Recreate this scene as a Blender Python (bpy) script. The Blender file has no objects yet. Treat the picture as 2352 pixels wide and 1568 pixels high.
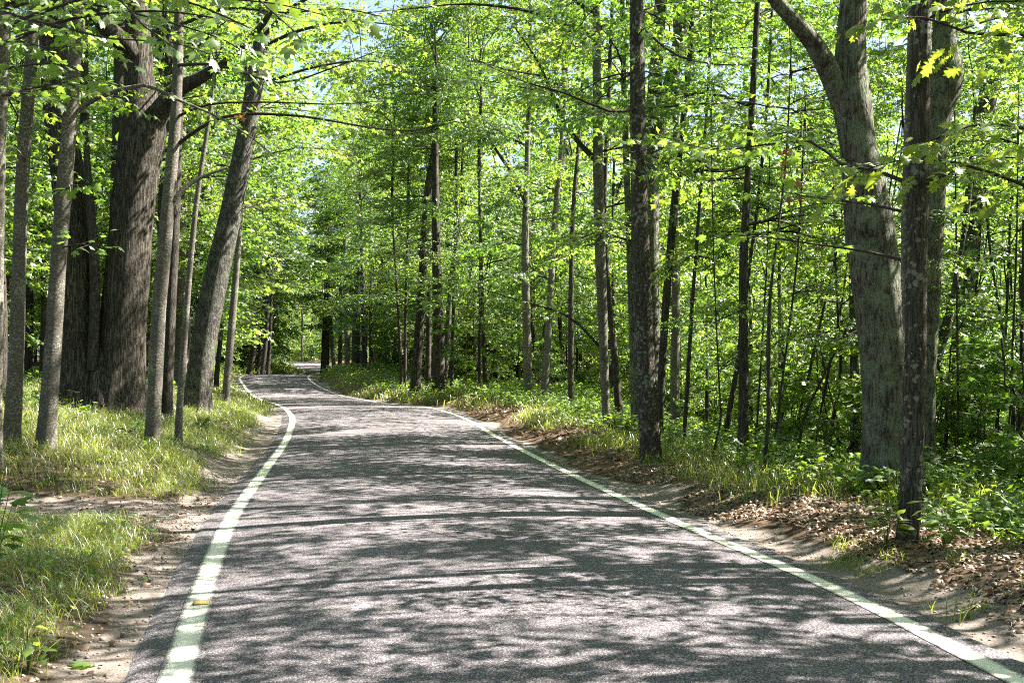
import bpy, math, random
import numpy as np
from mathutils import Matrix, Vector

R = math.radians
rng = np.random.default_rng(11)
random.seed(11)
scene = bpy.context.scene
COL = scene.collection

# ------------------------------------------------------------------ camera, sky, sun, exposure
F = 2600.0                      # focal length in pixels of a 2352 px wide frame
CAM_H = 1.56
PITCH = math.atan(68.0 / F)
cam_data = bpy.data.cameras.new("camera")
cam = bpy.data.objects.new("camera", cam_data)
COL.objects.link(cam)
cam.location = (0, 0, CAM_H)
cam.rotation_euler = (R(90) + PITCH, 0, 0)
cam_data.sensor_width = 36
cam_data.lens = F / 2352.0 * 36
cam_data.clip_start = 0.1
cam_data.clip_end = 3000
scene.camera = cam

SUN_EL, SUN_AZ = 50.0, 76.0     # azimuth measured clockwise from the view axis (+Y)
world = bpy.data.worlds.new("World")
scene.world = world
world.use_nodes = True
nt = world.node_tree
bgn = nt.nodes["Background"]
sky = nt.nodes.new("ShaderNodeTexSky")
sky.sky_type = 'NISHITA'
sky.sun_disc = False
sky.sun_elevation = R(SUN_EL)
sky.sun_rotation = R(SUN_AZ)
sky.air_density = 1.0
sky.dust_density = 2.0
nt.links.new(sky.outputs[0], bgn.inputs[0])
bgn.inputs[1].default_value = 0.05

sl = bpy.data.lights.new("sun", 'SUN')
sl.energy = 5.0
sl.angle = R(0.42)
sl.color = (1.0, 0.93, 0.85)
sun = bpy.data.objects.new("sun", sl)
COL.objects.link(sun)
sdir = Vector((math.sin(R(SUN_AZ)) * math.cos(R(SUN_EL)), math.cos(R(SUN_AZ)) * math.cos(R(SUN_EL)), math.sin(R(SUN_EL))))
sun.rotation_euler = sdir.to_track_quat('Z', 'Y').to_euler()
sun.location = (20, 0, 40)

scene.view_settings.view_transform = 'Standard'
scene.view_settings.look = 'None'
scene.view_settings.exposure = 2.74
scene.view_settings.gamma = 1.0
scene.view_settings.use_curve_mapping = False
scene.render.engine = 'CYCLES'
cy = scene.cycles
cy.max_bounces = 7
cy.diffuse_bounces = 4
cy.glossy_bounces = 2
cy.transmission_bounces = 5
cy.transparent_max_bounces = 4
cy.sample_clamp_indirect = 6.0
cy.caustics_reflective = False
cy.caustics_refractive = False
cy.use_adaptive_sampling = False
cy.use_denoising = False
cy.filter_width = 1.1
try:
    cy.denoiser = 'OPENIMAGEDENOISE'
    cy.denoising_input_passes = 'RGB_ALBEDO_NORMAL'
    cy.denoising_prefilter = 'ACCURATE'
except Exception:
    pass

# ------------------------------------------------------------------ helpers
def at(px, py, d):
    """photo pixel (2352 px frame) at distance d along +Y -> world point"""
    x = (px - 1176.0) / F
    v = (784.0 - py) / F
    cp, sp = math.cos(PITCH), math.sin(PITCH)
    y = cp - sp * v
    z = sp + cp * v
    k = d / y
    return np.array((x * k, d, CAM_H + z * k))

def hash2(ix, iy, s=0):
    h = np.sin(ix * 127.1 + iy * 311.7 + s * 74.7) * 43758.5453
    return h - np.floor(h)

def vnoise(x, y, s=0):
    x = np.asarray(x, float); y = np.asarray(y, float)
    ix, iy = np.floor(x), np.floor(y)
    fx, fy = x - ix, y - iy
    fx = fx * fx * (3 - 2 * fx); fy = fy * fy * (3 - 2 * fy)
    a = hash2(ix, iy, s); b = hash2(ix + 1, iy, s); c = hash2(ix, iy + 1, s); d = hash2(ix + 1, iy + 1, s)
    return (a * (1 - fx) + b * fx) * (1 - fy) + (c * (1 - fx) + d * fx) * fy - 0.5

def sstep(x, a, b):
    t = np.clip((np.asarray(x, float) - a) / (b - a), 0, 1)
    return t * t * (3 - 2 * t)

def make_mesh(name, V, faces, mats=(), smooth=False, mat_idx=None, attrs=None):
    """faces: list of (n,3)/(n,4) int arrays"""
    me = bpy.data.meshes.new(name)
    V = np.ascontiguousarray(V, np.float32)
    faces = [np.asarray(f, np.int32) for f in faces if len(f)]
    me.vertices.add(len(V))
    me.vertices.foreach_set("co", V.ravel())
    counts = np.concatenate([np.full(len(f), f.shape[1], np.int32) for f in faces])
    loops = np.concatenate([f.ravel() for f in faces])
    starts = np.concatenate(([0], np.cumsum(counts)[:-1])).astype(np.int32)
    me.loops.add(len(loops))
    me.loops.foreach_set("vertex_index", loops)
    me.polygons.add(len(counts))
    me.polygons.foreach_set("loop_start", starts)
    me.polygons.foreach_set("loop_total", counts)
    if smooth:
        me.polygons.foreach_set("use_smooth", np.ones(len(counts), bool))
    for m in mats:
        me.materials.append(m)
    if mat_idx is not None:
        me.polygons.foreach_set("material_index", np.asarray(mat_idx, np.int32))
    for k, v in (attrs or {}).items():
        a = me.attributes.new(k, 'FLOAT', 'POINT')
        a.data.foreach_set("value", np.ascontiguousarray(v, np.float32))
    me.update()
    return me

def link(name, data, parent=None, loc=None, **props):
    o = bpy.data.objects.new(name, data)
    COL.objects.link(o)
    if parent is not None:
        o.parent = parent
    if loc is not None:
        o.location = loc
    for k, v in props.items():
        o[k] = v
    return o

def thing(name, label, cat, loc, group=None, rotz=0.0, scale=1.0):
    o = bpy.data.objects.new(name, None)
    o.empty_display_size = 0.2
    COL.objects.link(o)
    o.location = loc
    o.rotation_euler = (0, 0, rotz)
    if scale != 1.0:
        o.scale = (scale,) * 3
    o['label'] = label
    o['category'] = cat
    if group:
        o['group'] = group
    return o

class Geo:
    def __init__(self):
        self.V = []; self.T = []; self.Q = []; self.n = 0
    def add(self, V, T=None, Q=None):
        V = np.asarray(V, float)
        if T is not None and len(T): self.T.append(np.asarray(T) + self.n)
        if Q is not None and len(Q): self.Q.append(np.asarray(Q) + self.n)
        self.V.append(V); self.n += len(V)
    def mesh(self, name, mat, smooth=False):
        f = []
        if self.T: f.append(np.concatenate(self.T))
        if self.Q: f.append(np.concatenate(self.Q))
        mats = mat if isinstance(mat, (list, tuple)) else [mat]
        return make_mesh(name, np.concatenate(self.V), f, mats, smooth)

def tube(P, rad, segs=6, lump=0.0, seed=0, flute=None, cap=False):
    """tube along points P (n,3) with radii rad (n) -> V, Q"""
    P = np.asarray(P, float); rad = np.asarray(rad, float)
    n = len(P)
    T = np.gradient(P, axis=0)
    T /= np.linalg.norm(T, axis=1)[:, None] + 1e-9
    ref = np.array((0, 0, 1.0)) if abs(T[:, 2]).mean() < 0.7 else np.array((0.0, 1.0, 0))
    U = np.cross(T, ref); U /= np.linalg.norm(U, axis=1)[:, None] + 1e-9
    W = np.cross(T, U)
    a = np.linspace(0, 2 * math.pi, segs, endpoint=False)
    rr = np.repeat(rad[:, None], segs, 1)
    if lump:
        L = np.concatenate(([0], np.cumsum(np.linalg.norm(np.diff(P, axis=0), axis=1))))
        A, LL = np.meshgrid(a, L)
        nz = vnoise(np.cos(A) * 2.2 + seed * 7.1 + LL * .35, np.sin(A) * 2.2 + LL * .9, seed) \
            + .6 * vnoise(np.cos(A) * 6 + seed * 3.3 + LL * .5, np.sin(A) * 6 + LL * 2.1, seed + 3)
        rr = rr * (1 + lump * nz)
    if flute is not None:
        rr = rr * flute(a)[:, :] if flute(a).ndim == 2 else rr * flute(a)[None]
    V = P[:, None] + rr[..., None] * (np.cos(a)[None, :, None] * U[:, None] + np.sin(a)[None, :, None] * W[:, None])
    V = V.reshape(-1, 3)
    i = np.arange(n - 1)[:, None] * segs; j = np.arange(segs)[None]
    j2 = (j + 1) % segs
    Q = np.stack([i + j, i + j2, i + segs + j2, i + segs + j], -1).reshape(-1, 4)
    return V, Q

def resample(P, step):
    P = np.asarray(P, float)
    n0 = len(P)
    # Catmull-Rom through control points (last column(s) may be radius)
    Pe = np.vstack([2 * P[0] - P[1], P, 2 * P[-1] - P[-2]])
    out = []
    for k in range(n0 - 1):
        p0, p1, p2, p3 = Pe[k:k + 4]
        L = np.linalg.norm((p2 - p1)[:3])
        m = max(2, int(L / step))
        t = np.linspace(0, 1, m, endpoint=False)[:, None]
        out.append(.5 * ((2 * p1) + (-p0 + p2) * t + (2 * p0 - 5 * p1 + 4 * p2 - p3) * t ** 2 + (-p0 + 3 * p1 - 3 * p2 + p3) * t ** 3))
    out.append(P[-1:])
    return np.vstack(out)

# ------------------------------------------------------------------ materials
def new_mat(name):
    m = bpy.data.materials.new(name)
    m.use_nodes = True
    nt = m.node_tree
    nt.nodes.clear()
    return m, nt, nt.nodes, nt.links

def node(N, t, **kw):
    n = N.new(t)
    for k, v in kw.items():
        setattr(n, k, v)
    return n

def ramp(N, stops, interp='LINEAR'):
    r = N.new("ShaderNodeValToRGB")
    r.color_ramp.interpolation = interp
    el = r.color_ramp.elements
    while len(el) < len(stops):
        el.new(0.5)
    for e, (p, c) in zip(el, stops):
        e.position = p
        e.color = (*c, 1) if len(c) == 3 else c
    return r

def leaf_mat(name, refl_a, refl_b, tr_a, tr_b, gloss=0.06, rough=0.46, tw=0.55):
    """thin leaf: diffuse + translucent, waxy gloss, colour varying leaf by leaf"""
    m, nt, N, L = new_mat(name)
    out = node(N, "ShaderNodeOutputMaterial")
    geo = node(N, "ShaderNodeNewGeometry")
    oi = node(N, "ShaderNodeObjectInfo")
    add = node(N, "ShaderNodeMath", operation='ADD')
    mul = node(N, "ShaderNodeMath", operation='MULTIPLY'); mul.inputs[1].default_value = 0.45
    sub = node(N, "ShaderNodeMath", operation='MULTIPLY_ADD'); sub.inputs[1].default_value = 0.75; sub.inputs[2].default_value = -0.1
    L.new(oi.outputs["Random"], mul.inputs[0])
    L.new(geo.outputs["Random Per Island"], sub.inputs[0])
    L.new(sub.outputs[0], add.inputs[0]); L.new(mul.outputs[0], add.inputs[1])
    def mix(a, b):
        x = node(N, "ShaderNodeMix", data_type='RGBA')
        x.inputs[6].default_value = (*a, 1); x.inputs[7].default_value = (*b, 1)
        L.new(add.outputs[0], x.inputs[0])
        return x
    cr, ct = mix(refl_a, refl_b), mix(tr_a, tr_b)
    d = node(N, "ShaderNodeBsdfDiffuse"); t = node(N, "ShaderNodeBsdfTranslucent"); g = node(N, "ShaderNodeBsdfGlossy")
    g.inputs["Roughness"].default_value = rough
    g.inputs["Color"].default_value = (.9, .95, .9, 1)
    L.new(cr.outputs[2], d.inputs[0]); L.new(ct.outputs[2], t.inputs[0])
    ms = node(N, "ShaderNodeMixShader"); ms.inputs[0].default_value = tw
    L.new(d.outputs[0], ms.inputs[1]); L.new(t.outputs[0], ms.inputs[2])
    fr = node(N, "ShaderNodeFresnel"); fr.inputs[0].default_value = 1.35
    mf = node(N, "ShaderNodeMath", operation='MULTIPLY_ADD'); mf.inputs[1].default_value = .32; mf.inputs[2].default_value = gloss
    L.new(fr.outputs[0], mf.inputs[0])
    mg = node(N, "ShaderNodeMixShader")
    L.new(mf.outputs[0], mg.inputs[0]); L.new(ms.outputs[0], mg.inputs[1]); L.new(g.outputs[0], mg.inputs[2])
    L.new(mg.outputs[0], out.inputs[0])
    return m

def bark_mat(name, dark, mid, light, ridge=9.0, stretch=0.16, bump=0.6, lichen=(.23, .26, .19), lich_amt=0.35, spots=0.0, moss=0.0):
    m, nt, N, L = new_mat(name)
    out = node(N, "ShaderNodeOutputMaterial"); b = node(N, "ShaderNodeBsdfPrincipled")
    b.inputs["Roughness"].default_value = .93
    b.inputs["Specular IOR Level"].default_value = .15
    tc = node(N, "ShaderNodeTexCoord")
    mp = node(N, "ShaderNodeMapping"); mp.inputs["Scale"].default_value = (ridge, ridge, ridge * stretch)
    L.new(tc.outputs["Object"], mp.inputs[0])
    w = node(N, "ShaderNodeTexNoise"); w.inputs["Scale"].default_value = 1.7; w.inputs["Detail"].default_value = 4; w.inputs["Roughness"].default_value = .55
    w.inputs["Distortion"].default_value = .35
    L.new(mp.outputs[0], w.inputs["Vector"])
    rs = node(N, "ShaderNodeMath", operation='SUBTRACT'); rs.inputs[1].default_value = .5; L.new(w.outputs[0], rs.inputs[0])
    ra = node(N, "ShaderNodeMath", operation='ABSOLUTE'); L.new(rs.outputs[0], ra.inputs[0])
    rg = ramp(N, [(0.0, (.06, .06, .06)), (.035, (.5, .5, .5)), (.13, (1, 1, 1))])
    L.new(ra.outputs[0], rg.inputs[0])
    n2 = node(N, "ShaderNodeTexNoise"); n2.inputs["Scale"].default_value = 2.6; n2.inputs["Detail"].default_value = 7; n2.inputs["Roughness"].default_value = .7
    L.new(mp.outputs[0], n2.inputs["Vector"])
    hm = node(N, "ShaderNodeMath", operation='MULTIPLY'); L.new(rg.outputs[0], hm.inputs[0])
    n2r = node(N, "ShaderNodeMapRange"); n2r.inputs[1].default_value = .3; n2r.inputs[2].default_value = .7; n2r.inputs[3].default_value = .35
    L.new(n2.outputs[0], n2r.inputs[0]); L.new(n2r.outputs[0], hm.inputs[1])
    cr = ramp(N, [(0.02, dark), (.4, mid), (.95, light)])
    L.new(hm.outputs[0], cr.inputs[0])
    col = cr.outputs[0]
    # lichen crust: patches broken by fine noise
    l1 = node(N, "ShaderNodeTexNoise"); l1.inputs["Scale"].default_value = 4.2; l1.inputs["Detail"].default_value = 10; l1.inputs["Roughness"].default_value = .78
    L.new(tc.outputs["Object"], l1.inputs["Vector"])
    lr = ramp(N, [(.60 - .2 * lich_amt, (0, 0, 0)), (.66 - .1 * lich_amt, (1, 1, 1))])
    L.new(l1.outputs[0], lr.inputs[0])
    lm = node(N, "ShaderNodeMath", operation='MULTIPLY'); lm.inputs[1].default_value = min(1, lich_amt * 1.6)
    L.new(lr.outputs[0], lm.inputs[0])
    m1 = node(N, "ShaderNodeMix", data_type='RGBA'); m1.inputs[7].default_value = (*lichen, 1)
    L.new(lm.outputs[0], m1.inputs[0]); L.new(col, m1.inputs[6])
    col = m1.outputs[2]
    if spots:
        sp = node(N, "ShaderNodeTexVoronoi", feature='F1'); sp.inputs["Scale"].default_value = spots
        wn = node(N, "ShaderNodeTexNoise"); wn.inputs["Scale"].default_value = spots * 1.6; wn.inputs["Detail"].default_value = 3
        L.new(tc.outputs["Object"], wn.inputs["Vector"])
        wm = node(N, "ShaderNodeMix", data_type='VECTOR'); wm.inputs[0].default_value = .9 / spots
        L.new(tc.outputs["Object"], wm.inputs[4]); L.new(wn.outputs["Color"], wm.inputs[5])
        L.new(wm.outputs[1], sp.inputs["Vector"])
        nn = node(N, "ShaderNodeTexNoise"); nn.inputs["Scale"].default_value = 4; nn.inputs["Detail"].default_value = 4
        L.new(tc.outputs["Object"], nn.inputs["Vector"])
        th = node(N, "ShaderNodeMath", operation='MULTIPLY_ADD'); th.inputs[1].default_value = 1.3; th.inputs[2].default_value = -.35
        L.new(nn.outputs[0], th.inputs[0])
        lt = node(N, "ShaderNodeMath", operation='LESS_THAN'); L.new(sp.outputs["Distance"], lt.inputs[0]); L.new(th.outputs[0], lt.inputs[1])
        sm = node(N, "ShaderNodeMath", operation='MULTIPLY'); sm.inputs[1].default_value = .75; L.new(lt.outputs[0], sm.inputs[0])
        m2 = node(N, "ShaderNodeMix", data_type='RGBA'); m2.inputs[7].default_value = (.27, .28, .215, 1)
        L.new(sm.outputs[0], m2.inputs[0]); L.new(col, m2.inputs[6])
        col = m2.outputs[2]
    L.new(col, b.inputs["Base Color"])
    bp = node(N, "ShaderNodeBump"); bp.inputs["Strength"].default_value = bump; bp.inputs["Distance"].default_value = .05
    L.new(hm.outputs[0], bp.inputs["Height"]); L.new(bp.outputs[0], b.inputs["Normal"])
    L.new(b.outputs[0], out.inputs[0])
    return m

M = {}
M['bark_big'] = bark_mat('furrowed_bark', (.012, .010, .008), (.08, .068, .055), (.19, .17, .14), ridge=13, stretch=.10, bump=1.0, lich_amt=.25)
M['bark_lean'] = bark_mat('plated_bark', (.018, .016, .013), (.10, .092, .08), (.22, .21, .18), ridge=15, stretch=.2, bump=.9, lich_amt=.5)
M['bark_lichen'] = bark_mat('lichen_bark', (.025, .022, .018), (.125, .112, .09), (.23, .21, .175), ridge=10, stretch=.2, bump=1.0, lichen=(.22, .25, .175), lich_amt=.75)
M['bark_spot'] = bark_mat('spotted_bark', (.02, .016, .013), (.08, .07, .057), (.15, .135, .11), ridge=22, stretch=.12, bump=.7, lich_amt=.15, spots=17)
M['bark_smooth'] = bark_mat('smooth_bark', (.065, .058, .048), (.115, .103, .088), (.165, .15, .13), ridge=9, stretch=1.8, bump=.18, lichen=(.19, .185, .15), lich_amt=.2, spots=34)
M['bark_dark'] = bark_mat('dark_bark', (.016, .014, .012), (.065, .056, .048), (.12, .108, .092), ridge=20, stretch=.14, bump=.6, lich_amt=.2)
M['twig'] = bark_mat('twig_bark', (.02, .017, .014), (.05, .042, .035), (.085, .074, .062), ridge=20, stretch=.5, bump=.3, lich_amt=.1)

M['leaf_near'] = leaf_mat('maple_leaf', (.052, .114, .014), (.09, .152, .02), (.22, .43, .03), (.37, .56, .055), gloss=.04)
M['leaf_oak'] = leaf_mat('oak_leaf', (.068, .13, .016), (.11, .17, .026), (.33, .48, .022), (.48, .59, .045), gloss=.045)
M['leaf_a'] = leaf_mat('forest_leaf', (.045, .100, .012), (.082, .14, .018), (.19, .39, .025), (.35, .54, .048), gloss=.03)
M['leaf_b'] = leaf_mat('cool_forest_leaf', (.036, .086, .016), (.062, .122, .02), (.15, .34, .022), (.28, .47, .036), gloss=.045)
M['leaf_c'] = leaf_mat('yellow_forest_leaf', (.060, .114, .013), (.10, .15, .02), (.27, .46, .03), (.43, .58, .055), gloss=.03)
M['leaf_plant'] = leaf_mat('undergrowth_leaf', (.046, .11, .016), (.082, .152, .022), (.22, .42, .018), (.38, .55, .035), gloss=.02)
M['grass'] = leaf_mat('grass_blade', (.07, .12, .016), (.17, .18, .035), (.30, .45, .025), (.54, .57, .09), gloss=.015, tw=.45)
M['grass_dry'] = leaf_mat('dry_grass', (.24, .19, .10), (.36, .29, .17), (.34, .27, .12), (.46, .37, .18), gloss=.03, tw=.35)
M['dead_leaf'] = leaf_mat('dead_leaf', (.07, .038, .022), (.26, .155, .088), (.08, .04, .018), (.20, .10, .04), gloss=.04, rough=.5, tw=.2)
M['rust_leaf'] = leaf_mat('rust_leaf', (.28, .11, .03), (.36, .16, .05), (.30, .11, .02), (.4, .18, .04), gloss=.03, tw=.35)

def ground_mat():
    m, nt, N, L = new_mat('forest_ground')
    out = node(N, "ShaderNodeOutputMaterial"); b = node(N, "ShaderNodeBsdfPrincipled")
    b.inputs["Roughness"].default_value = .95; b.inputs["Specular IOR Level"].default_value = .1
    tc = node(N, "ShaderNodeTexCoord")
    def noise(sc, det=5, ro=.6):
        n = node(N, "ShaderNodeTexNoise"); n.inputs["Scale"].default_value = sc; n.inputs["Detail"].default_value = det; n.inputs["Roughness"].default_value = ro
        L.new(tc.outputs["Object"], n.inputs["Vector"]); return n
    fine, med, big = noise(70, 4, .75), noise(9, 6), noise(.8, 4)
    soil = ramp(N, [(.3, (.022, .017, .012)), (.55, (.06, .045, .03)), (.75, (.11, .085, .058))]); L.new(med.outputs[0], soil.inputs[0])
    sand = ramp(N, [(.28, (.07, .058, .05)), (.5, (.165, .138, .12)), (.72, (.32, .275, .24))]); L.new(fine.outputs[0], sand.inputs[0])
    lit = ramp(N, [(.3, (.04, .026, .016)), (.5, (.10, .066, .042)), (.7, (.19, .13, .085))]); L.new(fine.outputs[0], lit.inputs[0])
    def fac(attr, w=.55):
        a = node(N, "ShaderNodeAttribute", attribute_name=attr)
        s = node(N, "ShaderNodeMath", operation='MULTIPLY_ADD'); s.inputs[1].default_value = w; s.inputs[2].default_value = -w / 2
        L.new(med.outputs[0], s.inputs[0])
        ad = node(N, "ShaderNodeMath", operation='ADD'); L.new(a.outputs["Fac"], ad.inputs[0]); L.new(s.outputs[0], ad.inputs[1])
        mr = node(N, "ShaderNodeMapRange"); mr.inputs[1].default_value = .35; mr.inputs[2].default_value = .62
        L.new(ad.outputs[0], mr.inputs[0]); return mr.outputs[0]
    m1 = node(N, "ShaderNodeMix", data_type='RGBA'); L.new(fac('litter'), m1.inputs[0]); L.new(soil.outputs[0], m1.inputs[6]); L.new(lit.outputs[0], m1.inputs[7])
    m2 = node(N, "ShaderNodeMix", data_type='RGBA'); L.new(fac('sand'), m2.inputs[0]); L.new(m1.outputs[2], m2.inputs[6]); L.new(sand.outputs[0], m2.inputs[7])
    L.new(m2.outputs[2], b.inputs["Base Color"])
    bp = node(N, "ShaderNodeBump"); bp.inputs["Strength"].default_value = .55; bp.inputs["Distance"].default_value = .02
    L.new(fine.outputs[0], bp.inputs["Height"]); L.new(bp.outputs[0], b.inputs["Normal"])
    L.new(b.outputs[0], out.inputs[0])
    return m
M['ground'] = ground_mat()

def asphalt_nodes(N, L, tc):
    a = node(N, "ShaderNodeTexVoronoi", feature='F1'); a.inputs["Scale"].default_value = 150
    L.new(tc.outputs["Object"], a.inputs["Vector"])
    hsv = node(N, "ShaderNodeSeparateColor"); L.new(a.outputs["Color"], hsv.inputs[0])
    st = ramp(N, [(.0, (.034, .032, .034)), (.40, (.072, .067, .071)), (.72, (.145, .134, .142)), (.93, (.26, .24, .25)), (1.0, (.40, .37, .37))])
    L.new(hsv.outputs[0], st.inputs[0])
    big = node(N, "ShaderNodeTexNoise"); big.inputs["Scale"].default_value = .55; big.inputs["Detail"].default_value = 6; big.inputs["Roughness"].default_value = .65
    L.new(tc.outputs["Object"], big.inputs["Vector"])
    br = ramp(N, [(.3, (.78, .78, .79)), (.7, (1.18, 1.16, 1.15))]); L.new(big.outputs[0], br.inputs[0])
    mu = node(N, "ShaderNodeMix", data_type='RGBA', blend_type='MULTIPLY'); mu.inputs[0].default_value = 1
    L.new(st.outputs[0], mu.inputs[6]); L.new(br.outputs[0], mu.inputs[7])
    # worn wheel tracks (attribute runs across the lane) and dark tar cracks
    tr = node(N, "ShaderNodeAttribute", attribute_name="track")
    mt = node(N, "ShaderNodeMix", data_type='RGBA', blend_type='MULTIPLY'); mt.inputs[7].default_value = (1.16, 1.15, 1.16, 1)
    L.new(tr.outputs["Fac"], mt.inputs[0]); L.new(mu.outputs[2], mt.inputs[6])
    cn = node(N, "ShaderNodeTexNoise"); cn.inputs["Scale"].default_value = 1.1; cn.inputs["Detail"].default_value = 5
    L.new(tc.outputs["Object"], cn.inputs["Vector"])
    cv = node(N, "ShaderNodeMix", data_type='VECTOR'); cv.inputs[0].default_value = .35
    L.new(tc.outputs["Object"], cv.inputs[4]); L.new(cn.outputs["Color"], cv.inputs[5])
    ck = node(N, "ShaderNodeTexVoronoi", feature='DISTANCE_TO_EDGE'); ck.inputs["Scale"].default_value = .42
    L.new(cv.outputs[1], ck.inputs["Vector"])
    cl = node(N, "ShaderNodeMapRange"); cl.inputs[1].default_value = .003; cl.inputs[2].default_value = .007; cl.inputs[3].default_value = .55; cl.inputs[4].default_value = 0
    L.new(ck.outputs["Distance"], cl.inputs[0])
    cg = node(N, "ShaderNodeMapRange"); cg.inputs[1].default_value = .5; cg.inputs[2].default_value = .58
    L.new(big.outputs[0], cg.inputs[0])
    cm = node(N, "ShaderNodeMath", operation='MULTIPLY'); L.new(cl.outputs[0], cm.inputs[0]); L.new(cg.outputs[0], cm.inputs[1])
    mc = node(N, "ShaderNodeMix", data_type='RGBA'); mc.inputs[7].default_value = (.018, .017, .018, 1)
    L.new(cm.outputs[0], mc.inputs[0]); L.new(mt.outputs[2], mc.inputs[6])
    mu = mc
    return mu.outputs[2], a

def road_mat():
    m, nt, N, L = new_mat('asphalt')
    out = node(N, "ShaderNodeOutputMaterial"); b = node(N, "ShaderNodeBsdfPrincipled")
    b.inputs["Roughness"].default_value = .9; b.inputs["Specular IOR Level"].default_value = .08
    tc = node(N, "ShaderNodeTexCoord")
    c, vor = asphalt_nodes(N, L, tc)
    L.new(c, b.inputs["Base Color"])
    bp = node(N, "ShaderNodeBump"); bp.inputs["Strength"].default_value = .7; bp.inputs["Distance"].default_value = .006; bp.invert = True
    L.new(vor.outputs["Distance"], bp.inputs["Height"]); L.new(bp.outputs[0], b.inputs["Normal"])
    L.new(b.outputs[0], out.inputs[0])
    return m
M['road'] = road_mat()

def paint_mat():
    m, nt, N, L = new_mat('road_paint')
    out = node(N, "ShaderNodeOutputMaterial"); b = node(N, "ShaderNodeBsdfPrincipled")
    b.inputs["Roughness"].default_value = .6
    tc = node(N, "ShaderNodeTexCoord")
    c, vor = asphalt_nodes(N, L, tc)
    n1 = node(N, "ShaderNodeTexNoise"); n1.inputs["Scale"].default_value = 95; n1.inputs["Detail"].default_value = 5; n1.inputs["Roughness"].default_value = .7
    n2 = node(N, "ShaderNodeTexNoise"); n2.inputs["Scale"].default_value = 1.6; n2.inputs["Detail"].default_value = 4
    L.new(tc.outputs["Object"], n1.inputs["Vector"]); L.new(tc.outputs["Object"], n2.inputs["Vector"])
    ed = node(N, "ShaderNodeAttribute", attribute_name="edge")     # 0 in the middle of the stripe, 1 at its rim
    s = node(N, "ShaderNodeMath", operation='MULTIPLY_ADD'); s.inputs[1].default_value = .34
    L.new(ed.outputs["Fac"], s.inputs[0]); L.new(n1.outputs[0], s.inputs[2])
    s2 = node(N, "ShaderNodeMath", operation='MULTIPLY_ADD'); s2.inputs[1].default_value = .22
    L.new(n2.outputs[0], s2.inputs[0]); L.new(s.outputs[0], s2.inputs[2])
    gt = node(N, "ShaderNodeMapRange"); gt.inputs[1].default_value = .71; gt.inputs[2].default_value = .84
    L.new(s2.outputs[0], gt.inputs[0])
    pc = ramp(N, [(.3, (.50, .49, .40)), (.7, (.76, .74, .63))]); L.new(n1.outputs[0], pc.inputs[0])
    mx = node(N, "ShaderNodeMix", data_type='RGBA'); L.new(gt.outputs[0], mx.inputs[0]); L.new(pc.outputs[0], mx.inputs[6]); L.new(c, mx.inputs[7])
    L.new(mx.outputs[2], b.inputs["Base Color"])
    bp = node(N, "ShaderNodeBump"); bp.inputs["Strength"].default_value = .35; bp.inputs["Distance"].default_value = .005; bp.invert = True
    L.new(vor.outputs["Distance"], bp.inputs["Height"]); L.new(bp.outputs[0], b.inputs["Normal"])
    L.new(b.outputs[0], out.inputs[0])
    return m
M['paint'] = paint_mat()

def plain_mat(name, a, bcol, sc=30, rough=.8, bump=.3):
    m, nt, N, L = new_mat(name)
    out = node(N, "ShaderNodeOutputMaterial"); b = node(N, "ShaderNodeBsdfPrincipled")
    b.inputs["Roughness"].default_value = rough
    tc = node(N, "ShaderNodeTexCoord"); n = node(N, "ShaderNodeTexNoise"); n.inputs["Scale"].default_value = sc; n.inputs["Detail"].default_value = 5
    L.new(tc.outputs["Object"], n.inputs["Vector"])
    r = ramp(N, [(.3, a), (.7, bcol)]); L.new(n.outputs[0], r.inputs[0]); L.new(r.outputs[0], b.inputs["Base Color"])
    bp = node(N, "ShaderNodeBump"); bp.inputs["Strength"].default_value = bump; bp.inputs["Distance"].default_value = .01
    L.new(n.outputs[0], bp.inputs["Height"]); L.new(bp.outputs[0], b.inputs["Normal"])
    L.new(b.outputs[0], out.inputs[0])
    return m
M['marker'] = plain_mat('amber_plastic', (.20, .13, .03), (.30, .21, .06), 40, .5)
M['marker_lens'] = plain_mat('marker_reflector', (.36, .28, .10), (.42, .33, .14), 80, .3, .1)
M['pebble'] = plain_mat('pebble', (.14, .125, .11), (.34, .30, .26), 6, .9)
M['stick'] = plain_mat('dead_stick', (.07, .055, .04), (.17, .14, .11), 25, .9)

# ------------------------------------------------------------------ road line and terrain
RD = np.array([  # distance, left line X, right line X, road height
    (-80, 14.0, 18.2, 0), (-50, 8.6, 12.8, 0), (-25, 3.9, 8.0, 0), (-10, 1.05, 5.05, 0), (0, -.70, 3.42, 0), (5.66, -1.68, 2.56, 0), (7.62, -2.10, 2.38, 0), (11.65, -2.90, 1.72, 0),
    (17.5, -3.83, .85, 0.0), (25.4, -5.02, -.36, .10), (30.5, -5.91, -1.24, .27), (36, -7.2, -2.44, .36), (40, -8.2, -3.36, .33), (46, -9.6, -4.95, .23),
    (54, -12.0, -7.2, .22), (62, -14.3, -9.7, .33), (68, -16.1, -11.7, .70), (75, -18.0, -13.5, 1.14), (80, -18.7, -14.2, 1.27),
    (92, -18.5, -13.9, 1.0), (105, -19.4, -14.9, 1.36), (122, -22.6, -18.0, 1.7), (140, -26.7, -22.0, 2.0), (158, -31, -26.2, 2.5), (172, -34.5, -29.5, 2.9),
    (186, -39, -34, 3.0), (205, -47, -42, 2.7), (240, -66, -61, 2.0), (300, -100, -95, 2.0), (600, -280, -275, 2.0)], float)

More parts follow.
